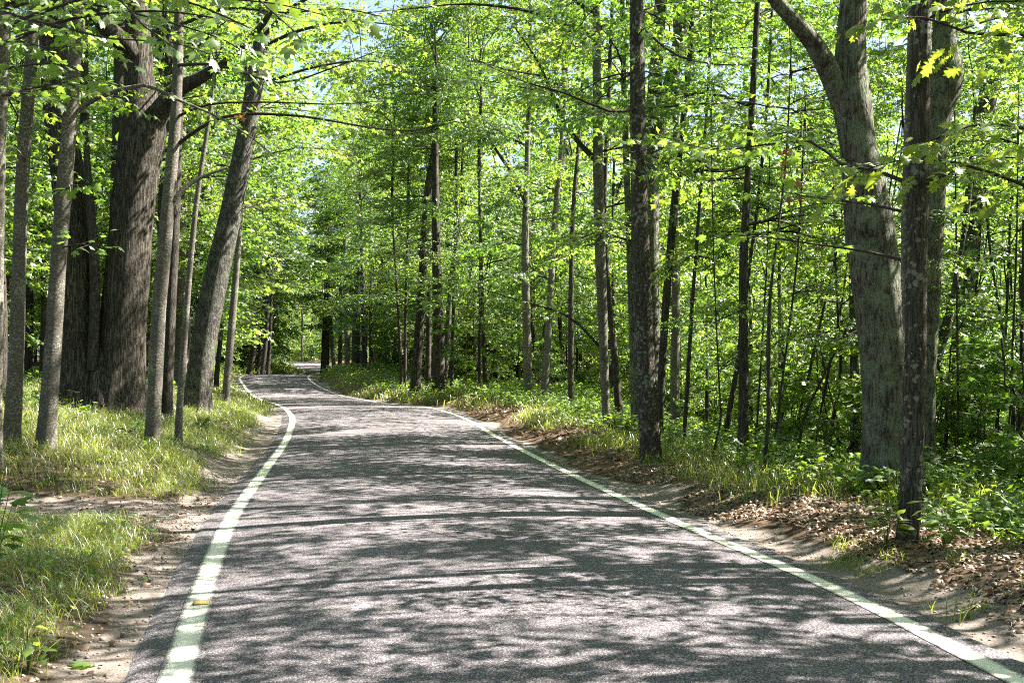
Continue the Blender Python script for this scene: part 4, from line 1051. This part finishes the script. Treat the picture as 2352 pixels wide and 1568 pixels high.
leafy_branch(ifk, [(1206, 460, 37), (1170, 390, 37), (1130, 330, 36.6), (1110, 280, 36.4)], .09, 12, 1.6, 12, .15, LOBED, M['leaf_c'], seed=52)
# the oak that reaches in from the right edge: big lobed leaves, each its own piece
ox, oy = at(2640, 1300, 9.2)[:2]
oak = thing('oak_tree', 'oak at the right edge reaching in with large bright lobed leaves', 'tree', (ox, oy, gz(ox, oy)))
link('trunk', trunk_mesh(np.array([(0, 0, -.4), (.02, 0, 1.5), (.06, .03, 4), (.0, .1, 7.5)]), np.array([.14, .12, .11, .08]), M['bark_lichen'], 14, .08, 9, .4), oak)
put_crown(oak, 'canopy', 2, (0, .1, 7), 1.0, .65)
oak_pts = [([(2640, 520, 9.2), (2440, 470, 9.1), (2340, 420, 9), (2200, 375, 8.9), (2080, 365, 8.8), (1960, 400, 8.7)], .02, 13, .5, 6, 61),
           ([(2640, 400, 9.2), (2460, 330, 9), (2330, 290, 8.9), (2230, 290, 8.8), (2120, 330, 8.7)], .018, 10, .48, 6, 62),
           ([(2640, 180, 9.2), (2420, 95, 9), (2300, 80, 8.9), (2220, 75, 8.8), (2120, 40, 8.7), (2000, 50, 8.6)], .02, 12, .45, 6, 63)]
for p, r0, nt_, tl, nl, sd in oak_pts:
    leafy_branch(0, p, r0, nt_, tl, nl, .17, OAK, M['leaf_oak'], True, 'oak', seed=sd, root=oak, twist=.18, bare=.25)
# rusty dead leaves caught on branches
for (px, py, d, n, hi) in [(552, 266, 15, 7, i2), (660, 226, 17.2, 6, ism), (690, 238, 17.2, 5, ism), (1832, 415, 10.5, 14, islim), (1815, 352, 10.6, 8, islim)]:
    root, rl = HERO[hi][0], HERO[hi][1]
    q = at(px, py, d) - rl
    P = q + rng.normal(0, .07, (n, 3)) * np.array((1, 1, 1.2)); 
    V, T = leaf_cloud(P, rng.normal(0, 1, (n, 3)) + np.array((0, 0, -.8)), rng.normal(0, 1, (n, 3)), rng.uniform(.05, .09, n), LOBED)
    o = link('withered_leaf_cluster', make_mesh('withered_leaves', V, [T], [M['rust_leaf']]), root)
    o['label'] = 'orange withered leaves caught on a twig'; o['kind'] = 'stuff'

# ------------------------------------------------------------------ ground cover
def left_pt(n, y0, y1, s0, s1, yb=1.0):
    y = y0 + (y1 - y0) * rng.uniform(size=n) ** yb; s = rng.uniform(s0, s1, n)
    return xl(y) - s, y, s
def right_pt(n, y0, y1, s0, s1, yb=1.0):
    y = y0 + (y1 - y0) * rng.uniform(size=n) ** yb; s = rng.uniform(s0, s1, n)
    return xr(y) + s, y, s
def blades(cx, cy, per, h_lo, h_hi, width, spread, lean=.55):
    n = len(cx)
    X = np.repeat(cx, per) + rng.normal(0, spread, n * per); Y = np.repeat(cy, per) + rng.normal(0, spread, n * per)
    Z = ground_z(X, Y) - .01
    m = len(X)
    H = np.repeat(rng.uniform(h_lo, h_hi, n), per) * rng.uniform(.55, 1.15, m)
    a = rng.uniform(0, 6.28, m)
    dx, dy = np.cos(a), np.sin(a)
    le = H * rng.uniform(.15, 1.0, m) * lean
    w = width * rng.uniform(.6, 1.3, m)
    b = rng.uniform(0, 6.28, m); wx, wy = np.cos(b) * w / 2, np.sin(b) * w / 2
    P = np.stack([X, Y, Z], 1)
    V = np.empty((m, 7, 3))
    prof = [(0, 0, 1.0), (.22, .48, .85), (.62, .84, .6)]
    for k, (l, h, ww) in enumerate(prof):
        c = P + np.stack([dx * le * l, dy * le * l, H * h], 1)
        o = np.stack([wx * ww, wy * ww, np.zeros(m)], 1)
        V[:, 2 * k] = c - o; V[:, 2 * k + 1] = c + o
    V[:, 6] = P + np.stack([dx * le * 1.15, dy * le * 1.15, H * rng.uniform(.72, 1.0, m)], 1)
    i = (np.arange(m) * 7)[:, None, None]
    T = i + np.array([(0, 1, 3), (0, 3, 2), (2, 3, 5), (2, 5, 4), (4, 5, 6)])[None]
    return V.reshape(-1, 3), T.reshape(-1, 3)
def patchy(x, y, s, lo, sc=.8, seed=31):
    return vnoise(x * sc, y * sc, seed) + .5 > lo * rng.uniform(.6, 1.4, len(x))
def not_drive(x, y, s):
    return ~((np.abs(y - 12.5 + .1 * s) < 1.15 + .3 * vnoise(x * 1.5, y * 1.5, 3)) & (s < 5.5))
G = Geo()
def add_grass(x, y, per, *a, **k):
    V, T = blades(x, y, per, *a, **k); G.add(V, T)
x, y, s = left_pt(3000, 4.2, 12.5, .45, 5.5, .8); s_edge = .62 + .5 * vnoise(x * .9, y * .6, 21) 
k = (s > s_edge) & not_drive(x, y, s) & patchy(x, y, s, .42); add_grass(x[k], y[k], 26, .06, .20, .005, .08, 1.2)
x, y, s = left_pt(6800, 13.3, 36, .6, 8.5, .9); s_edge = .8 + .8 * vnoise(x * .8, y * .5, 21)
k = (s > s_edge) & not_drive(x, y, s) & patchy(x, y, s, .30); add_grass(x[k], y[k], 25, .08, .25, .007, .12, 1.25)
x, y, s = left_pt(1800, 34, 82, .6, 6, .9); add_grass(x, y, 8, .16, .36, .028, .22, .7)
x, y, s = right_pt(2200, 10, 34, 1.0, 3.6, .8); k = patchy(x, y, s, .52, .7, 37); add_grass(x[k], y[k], 13, .12, .32, .010, .10, .9)
x, y, s = right_pt(1400, 34, 75, .7, 5, .9); k = patchy(x, y, s, .35, .3, 38); add_grass(x[k], y[k], 8, .15, .38, .026, .2, .8)
x, y, s = right_pt(120, 40, 100, .5, 2, .9); add_grass(x, y, 8, .15, .3, .03, .2, .8)
c = at(1850, 1318, 8.75); x = c[0] + .12 + rng.normal(0, .38, 60); y = c[1] + .3 + rng.normal(0, .3, 60); k = x > xr(y) + .42; add_grass(x[k], y[k], 22, .05, .14, .005, .05, 1.1)
c = at(2260, 1400, 7.3); x = c[0] + rng.normal(0, .3, 9); y = c[1] + rng.normal(0, .3, 9); add_grass(x, y, 9, .1, .22, .006, .04, 1.0)
x, y, s = left_pt(420, 95, 185, .5, 4); add_grass(x, y, 8, .25, .5, .06, .4, .7)
link('grass', G.mesh('grass', M['grass']), kind='stuff')
G = Geo()
x, y, s = left_pt(620, 13.5, 32, 1.2, 7, .9); k = not_drive(x, y, s); add_grass(x[k], y[k], 5, .22, .46, .006, .10, .75)
x, y, s = left_pt(420, 4.2, 12, .6, 4, .9); k = not_drive(x, y, s); add_grass(x[k], y[k], 7, .10, .24, .005, .12, 1.3)
x, y, s = right_pt(260, 12, 40, 1.2, 3.2, .8); add_grass(x, y, 5, .25, .5, .006, .1, .8)
link('dry_grass', G.mesh('dry_grass', M['grass_dry']), kind='stuff')

# broadleaf cover: low leaves in loose tiers over the soil
def cover(x, y, h_lo, h_hi, per, size, shape, spread=.16):
    n = len(x)
    X = np.repeat(x, per) + rng.normal(0, spread, n * per); Y = np.repeat(y, per) + rng.normal(0, spread, n * per)
    H = np.repeat(rng.uniform(h_lo, h_hi, n), per) * rng.uniform(.35, 1.0, n * per)
    P = np.stack([X, Y, ground_z(X, Y) + H], 1)
    a = rng.uniform(0, 6.28, n * per)
    D = np.stack([np.cos(a), np.sin(a), rng.normal(-.2, .3, n * per)], 1)
    Nn = np.array((0, 0, 1.0)) + rng.normal(0, .38, (n * per, 3))
    return leaf_cloud(P, D, Nn, size * rng.uniform(.5, 1.2, n * per), shape)
G = Geo()
x, y, s = right_pt(4200, 9.0, 40, 1.5, 11, .8); k = (s > 1.9 + .9 * vnoise(x, y, 51)) ; G.add(*cover(x[k], y[k], .12, .5, 13, .11, LOBED))
x, y, s = right_pt(1500, 36, 95, 1.2, 9, .8); G.add(*cover(x, y, .15, .6, 10, .17, SIMPLE, .3))
x, y, s = right_pt(1100, 5.0, 11, 1.5, 7, .8); k = s > 1.95 + .9 * vnoise(x * 1.3, y, 52); G.add(*cover(x[k], y[k], .06, .27, 11, .09, LOBED))
x, y, s = left_pt(1500, 15, 60, 4.0, 18, .8); G.add(*cover(x, y, .1, .5, 11, .13, LOBED, .25))
x, y, s = left_pt(1300, 13.5, 40, 1.0, 6.5, .8); k = not_drive(x, y, s); G.add(*cover(x[k], y[k], .06, .24, 8, .065, LOBED))
x, y, s = left_pt(900, 55, 110, 1.0, 12, .8); G.add(*cover(x, y, .2, .9, 10, .2, SIMPLE, .35))
x, y, s = left_pt(420, 4.4, 12, .8, 5, .8); k = not_drive(x, y, s); G.add(*cover(x[k], y[k], .05, .2, 7, .08, LOBED))
link('undergrowth', G.mesh('undergrowth', M['leaf_plant']), kind='stuff')

# leaf litter
def litter_pts(x, y, size, shape, lift=.012, flat=.55):
    n = len(x)
    P = np.stack([x, y, ground_z(x, y) + rng.uniform(.002, lift * 2, n)], 1)
    a = rng.uniform(0, 6.28, n)
    D = np.stack([np.cos(a), np.sin(a), rng.normal(.1, .3, n)], 1)
    Nn = np.array((0, 0, 1.0)) + rng.normal(0, flat, (n, 3))
    return leaf_cloud(P, D, Nn, size * rng.uniform(.5, 1.2, n), shape)
CURL = (LOBED[0] * np.array((1, 1, 2.6)), LOBED[1])
G = Geo()
x, y, s = right_pt(30000, 2.5, 17, .4, 4.4, .8); k = (s + 1.1 * vnoise(x * .9, y * .55, 21) + .6 * vnoise(x * 3, y * 3, 41) > .72) & (rng.uniform(size=len(s)) < 1.15 - .18 * s); G.add(*litter_pts(x[k], y[k], .062, CURL))
x, y, s = right_pt(13000, 17, 60, .45, 3.4, .8); k = s + .8 * vnoise(x * .9, y * .55, 21) > .8; G.add(*litter_pts(x[k], y[k], .10, SIMPLE, .015))
x, y, s = left_pt(2600, 4, 16, .35, 5, .8); G.add(*litter_pts(x, y, .06, CURL))
x, y, s = right_pt(700, 70, 110, .5, 4); G.add(*litter_pts(x, y, .3, SIMPLE, .03))
x, y, s = left_pt(2600, 15, 45, 3.5, 14); G.add(*litter_pts(x, y, .11, SIMPLE))
link('leaf_litter', G.mesh('leaf_litter', M['dead_leaf']), kind='stuff')

# gravel on the shoulders, sticks among the litter
OCT = (np.array([(1, 0, 0), (-1, 0, 0), (0, 1, 0), (0, -1, 0), (0, 0, .7), (0, 0, -.5)], float), np.array([(0, 2, 4), (2, 1, 4), (1, 3, 4), (3, 0, 4), (2, 0, 5), (1, 2, 5), (3, 1, 5), (0, 3, 5)]))
G = Geo()
x1, y1, s1 = left_pt(4200, 4, 18, .08, 1.15, .8); x2, y2, s2 = right_pt(3000, 3, 16, .12, 1.1, .8)
x3 = rng.uniform(-8.5, -3.2, 1200); y3 = 12.4 + rng.normal(0, .6, 1200)
X = np.concatenate([x1, x2, x3]); Y = np.concatenate([y1, y2, y3]); n = len(X)
sz = rng.gamma(2.0, .0032, n) + .002
a = rng.uniform(0, 6.28, n)
P = np.stack([X, Y, np.maximum(ground_z(X, Y), road_z(X, Y) - .09) + sz * .2], 1)
D = np.stack([np.cos(a), np.sin(a), rng.normal(0, .3, n)], 1)
V, T = leaf_cloud(P, D, np.array((0, 0, 1.0)) + rng.normal(0, .3, (n, 3)), sz, OCT)
G.add(V, T)
link('gravel', G.mesh('gravel', M['pebble']), kind='stuff')
G = Geo()
for i in range(150):
    x, y, s = (right_pt if i % 3 else left_pt)(1, 4, 26, .7, 4.5, .8)
    L = rng.uniform(.15, .7); a = rng.uniform(0, 3.14)
    t = np.linspace(-.5, .5, 5)
    px = x + np.cos(a) * t * L + rng.normal(0, .012, 5); py = y + np.sin(a) * t * L + rng.normal(0, .012, 5)
    pz = ground_z(px, py) + .012 + np.abs(rng.normal(0, .012, 5))
    V, Qd = tube(np.stack([px, py, pz], 1), np.linspace(.007, .003, 5) * rng.uniform(.6, 1.6), 5); G.add(V, Q=Qd)
link('twig_litter', G.mesh('twig_litter', M['stick'], True), kind='stuff')

# ------------------------------------------------------------------ single plants
def seedling_mesh(seed, h, nst, nl, size, shape, mat):
    c = Crown(seed); r = c.r
    for k in range(nst):
        a = r.uniform(0, 6.28); sp = r.uniform(.05, .35) * h
        e = np.array((math.cos(a) * sp, math.sin(a) * sp, h * r.uniform(.6, 1.05)))
        m = np.array((e[0] * .35, e[1] * .35, e[2] * .55))
        V, Qd = tube(np.array([(0, 0, -.03), m, e]), [.006, .004, .002], 4); c.wood.add(V, Q=Qd)
        n = nl
        aa = np.linspace(0, 6.28, n, endpoint=False) + r.uniform(0, 1, n)
        tt = r.uniform(.45, 1, n)
        P = np.where((tt > .55)[:, None], m + (e - m) * ((tt - .55) / .45)[:, None], m * (tt / .55)[:, None])
        D = np.stack([np.cos(aa), np.sin(aa), r.normal(.05, .25, n)], 1)
        P = P + D * size * .45
        c.P.append(P); c.D.append(D); c.N.append(np.array((0, 0, 1.0)) + r.normal(0, .25, (n, 3))); c.S.append(size * r.uniform(.6, 1.15, n))
    P, D, Nn, S = c.frames()
    V, T = leaf_cloud(P, D, Nn, S, shape)
    return c.wood.mesh('stem', M['leaf_plant'], True), make_mesh('foliage', V, [T], [mat])
SEED = [seedling_mesh(700 + i, .28 + .07 * (i % 4), 3 + i % 3, 7, [.12, .10, .14, .11, .09, .13][i], [MAPLE, OVAL, MAPLE, OVAL, LOBED, MAPLE][i], M[['leaf_plant', 'leaf_a', 'leaf_c'][i % 3]]) for i in range(6)]
def plant(name, label, x, y, k, sc, group):
    t = thing(name, label, 'plant', (x, y, gz(x, y)), group, rng.uniform(0, 6.28), sc)
    link('stem', SEED[k][0], t); link('foliage', SEED[k][1], t)
for i in range(170):
    x, y, s = right_pt(1, 7, 24, 2.0, 7.0, .9)
    if abs(x[0]) > y[0] * .4523 + .4: continue
    plant('leafy_seedling', 'low leafy seedling in the green cover right of the road', float(x[0]), float(y[0]), i % 6, rng.uniform(.8, 1.5), 'seedlings in the right undergrowth')
for i in range(40):
    x, y, s = left_pt(1, 14.5, 34, 1.4, 8, .9)
    if abs(x[0]) > y[0] * .4523 + .4: continue
    plant('leafy_seedling', 'low leafy seedling among the grass of the left bank', float(x[0]), float(y[0]), i % 6, rng.uniform(.7, 1.4), 'seedlings on the left bank')
def single(name, label, px, d, k, sc, seed, h, nst, nl, size, shape, mat):
    x = (px - 1176) / F * d
    st, fo = seedling_mesh(seed, h, nst, nl, size, shape, mat)
    t = thing(name, label, 'plant', (x, d, gz(x, d)), None, .3)
    link('stem', st, t); link('foliage', fo, t)
single('maple_seedling', 'knee-high maple seedling with big pale leaves at the left edge', -10, 7.4, 0, 1, 801, .85, 4, 7, .17, MAPLE, M['leaf_near'])
single('leafy_plant', 'broad-leaved plant with pale upturned leaves left of the slim flecked trunk', 2030, 9.3, 0, 1, 802, .42, 5, 7, .15, OVAL, M['leaf_oak'])
single('leafy_plant', 'bushy broad-leaved plant at the foot of the slim flecked trunk, on its right', 2165, 9.0, 0, 1, 803, .34, 6, 7, .14, OVAL, M['leaf_plant'])
single('leafy_seedling', 'lone tiny green seedling on the bare sand by the right line', 2218, 7.2, 0, 1, 804, .12, 2, 4, .06, OVAL, M['leaf_oak'])
single('leafy_seedling', 'upright pale weed in the lower left corner grass', 74, 5.9, 0, 1, 805, .24, 3, 5, .10, OVAL, M['leaf_oak'])

# ------------------------------------------------------------------ small things on the road
def rpm(label, px, py):
    d = CAM_H * F / (py - 852.0)
    x = (px - 1176) / F * d
    z = float(road_z(np.array([x]), np.array([d]))[0]) + .007
    w, l, h = .052, .05, .019
    V = np.array([(-w, -l, 0), (w, -l, 0), (w, l, 0), (-w, l, 0), (-w, -l, .004), (w, -l, .004), (w, l, .004), (-w, l, .004), (-w * .86, -l * .45, h), (w * .86, -l * .45, h), (w * .86, l * .45, h), (-w * .86, l * .45, h)])
    Qd = np.array([(0, 1, 5, 4), (1, 2, 6, 5), (2, 3, 7, 6), (3, 0, 4, 7), (4, 5, 9, 8), (5, 6, 10, 9), (6, 7, 11, 10), (7, 4, 8, 11), (8, 9, 10, 11), (3, 2, 1, 0)])
    t = thing('pavement_marker', label, 'road marker', (x, d, z), 'amber road markers', .17)
    link('body', make_mesh('marker_body', V, [Qd], [M['marker']]), t)
    Vl = np.array([(-w * .8, -l * .94, .0062), (w * .8, -l * .94, .0062), (w * .74, -l * .52, h * .93 + .0012), (-w * .74, -l * .52, h * .93 + .0012)])
    link('reflector', make_mesh('marker_reflector', Vl, [np.array([(0, 1, 2, 3)])], [M['marker_lens']]), t)
rpm('amber raised marker stuck on the left white line near the camera', 466, 1384)
rpm('amber raised marker stuck on the right white line farther up the road', 1268, 1066)
def lay_leaf(label, px, py, size, rot, mat, shape):
    d = CAM_H * F / (py - 852.0); x = (px - 1176) / F * d
    o = link('fallen_leaf', make_mesh('fallen_leaf', shape[0] * size, [shape[1]], [mat]), None, (x, d, gz(x, d) + .02), label=label, category='leaf')
    o.rotation_euler = (.15, .1, rot)
lay_leaf('green maple leaf lying on the sand in the lower left', 215, 1518, .14, 1.2, M['leaf_near'], MAPLE)
lay_leaf('pale curled dead leaf lying in the right litter near the big trunk', 1925, 1225, .14, .4, M['dead_leaf'], CURL)
dd = 11.9; sx = (268 - 1176) / F * dd
t = np.linspace(-.2, .2, 7)
pxs = sx + t; pys = dd + .02 * np.sin(t * 20)
V, Qd = tube(np.stack([pxs, pys, ground_z(pxs, pys) + .02], 1), np.array([.012, .02, .022, .02, .021, .018, .01]), 8, .2, 3)
link('dead_stick', make_mesh('dead_stick', V, [Qd], [M['stick']], True), label='short dark stick lying on the sandy pull-off at the left', category='stick')

# ------------------------------------------------------------------ say which one each tree, bush and seedling is
SECT = [(-60, 'at the left edge'), (150, 'behind the twin oak'), (340, 'between twin oak and leaning oak'), (440, 'behind the leaning oak'), (620, 'by the far end of the road'),
        (760, 'right of the far road bend'), (900, 'behind the big oak pair'), (1040, 'right of the big oak pair'), (1190, 'behind the brown centre trunks'), (1330, 'behind the close trunk pair'),
        (1450, 'behind the spotted oak'), (1570, 'right of the spotted oak'), (1690, 'behind the slender dark trunk'), (1760, 'left of the massive forked oak'), (1950, 'behind the massive forked oak'),
        (2110, 'right of the slim flecked trunk'), (2240, 'at the right edge')]
KINDS = {'young maples on the right slope': 'leafy young maple', 'understory trees right of the road': 'sunlit understory tree', 'understory trees along the farther road': 'roadside understory tree',
         'understory trees left of the road': 'leafy understory tree', 'maples over the left verge': 'verge maple', 'understory trees down the right slope': 'downslope understory tree',
         'far trees down the right slope': 'downslope leafy tree', 'trees over the farther road, left side': 'full-crowned roadside tree', 'trees over the farther road, right side': 'full-crowned roadside tree',
         'tall trees in the right wood': 'tall canopy tree', 'tall trees in the left wood': 'tall canopy tree', 'very tall trees of the farther left wood': 'very tall tree', 'very tall trees of the farther right wood': 'very tall tree',
         'very tall trees rising from the right slope': 'very tall tree', 'far trees right of the road': 'distant leafy tree', 'far trees left of the road': 'distant leafy tree', 'far trees deep in the left wood': 'deep-wood leafy tree',
         'trees beyond the last bend': 'road-end tree', 'bushes at the far end of the road': 'bright bush', 'bushes on the right slope': 'low leafy bush', 'bushes left of the far road': 'leafy bush',
         'bushes right of the farther road': 'wood-edge bush', 'thin saplings on the slope at the right': 'thin crooked sapling', 'seedlings in the right undergrowth': 'low leafy seedling', 'seedlings on the left bank': 'low leafy seedling',
         'thin trunks in the wood behind the twin oak': 'thin dark trunk', 'tall trees arching over the road': 'tall arching tree', 'dark trunks left of the road crest': 'dark crest trunk'}
ORD = ['nearest', 'second nearest', 'third nearest', 'fourth nearest', 'fifth nearest', 'sixth nearest', 'seventh nearest', 'eighth nearest', 'ninth nearest', 'tenth nearest', 'eleventh nearest', 'twelfth nearest']
slots = {}
for o in scene.objects:
    g = o.get('group')
    if o.parent is None and g in KINDS and o.location.y > 2:
        px = 1176 + o.location.x / o.location.y * F
        sec = [t for p, t in SECT if px >= p or p == -60][-1]
        slots.setdefault((KINDS[g], sec), []).append((o.location.y, o.name, o))
for (k, sec), v in slots.items():
    v.sort(key=lambda a: a[:2])
    for i, (_, _, o) in enumerate(v):
        o['label'] = f"{k} {sec}" + ('' if len(v) == 1 else f", {ORD[i]} of several" if i < len(ORD) else ", among the farthest there")
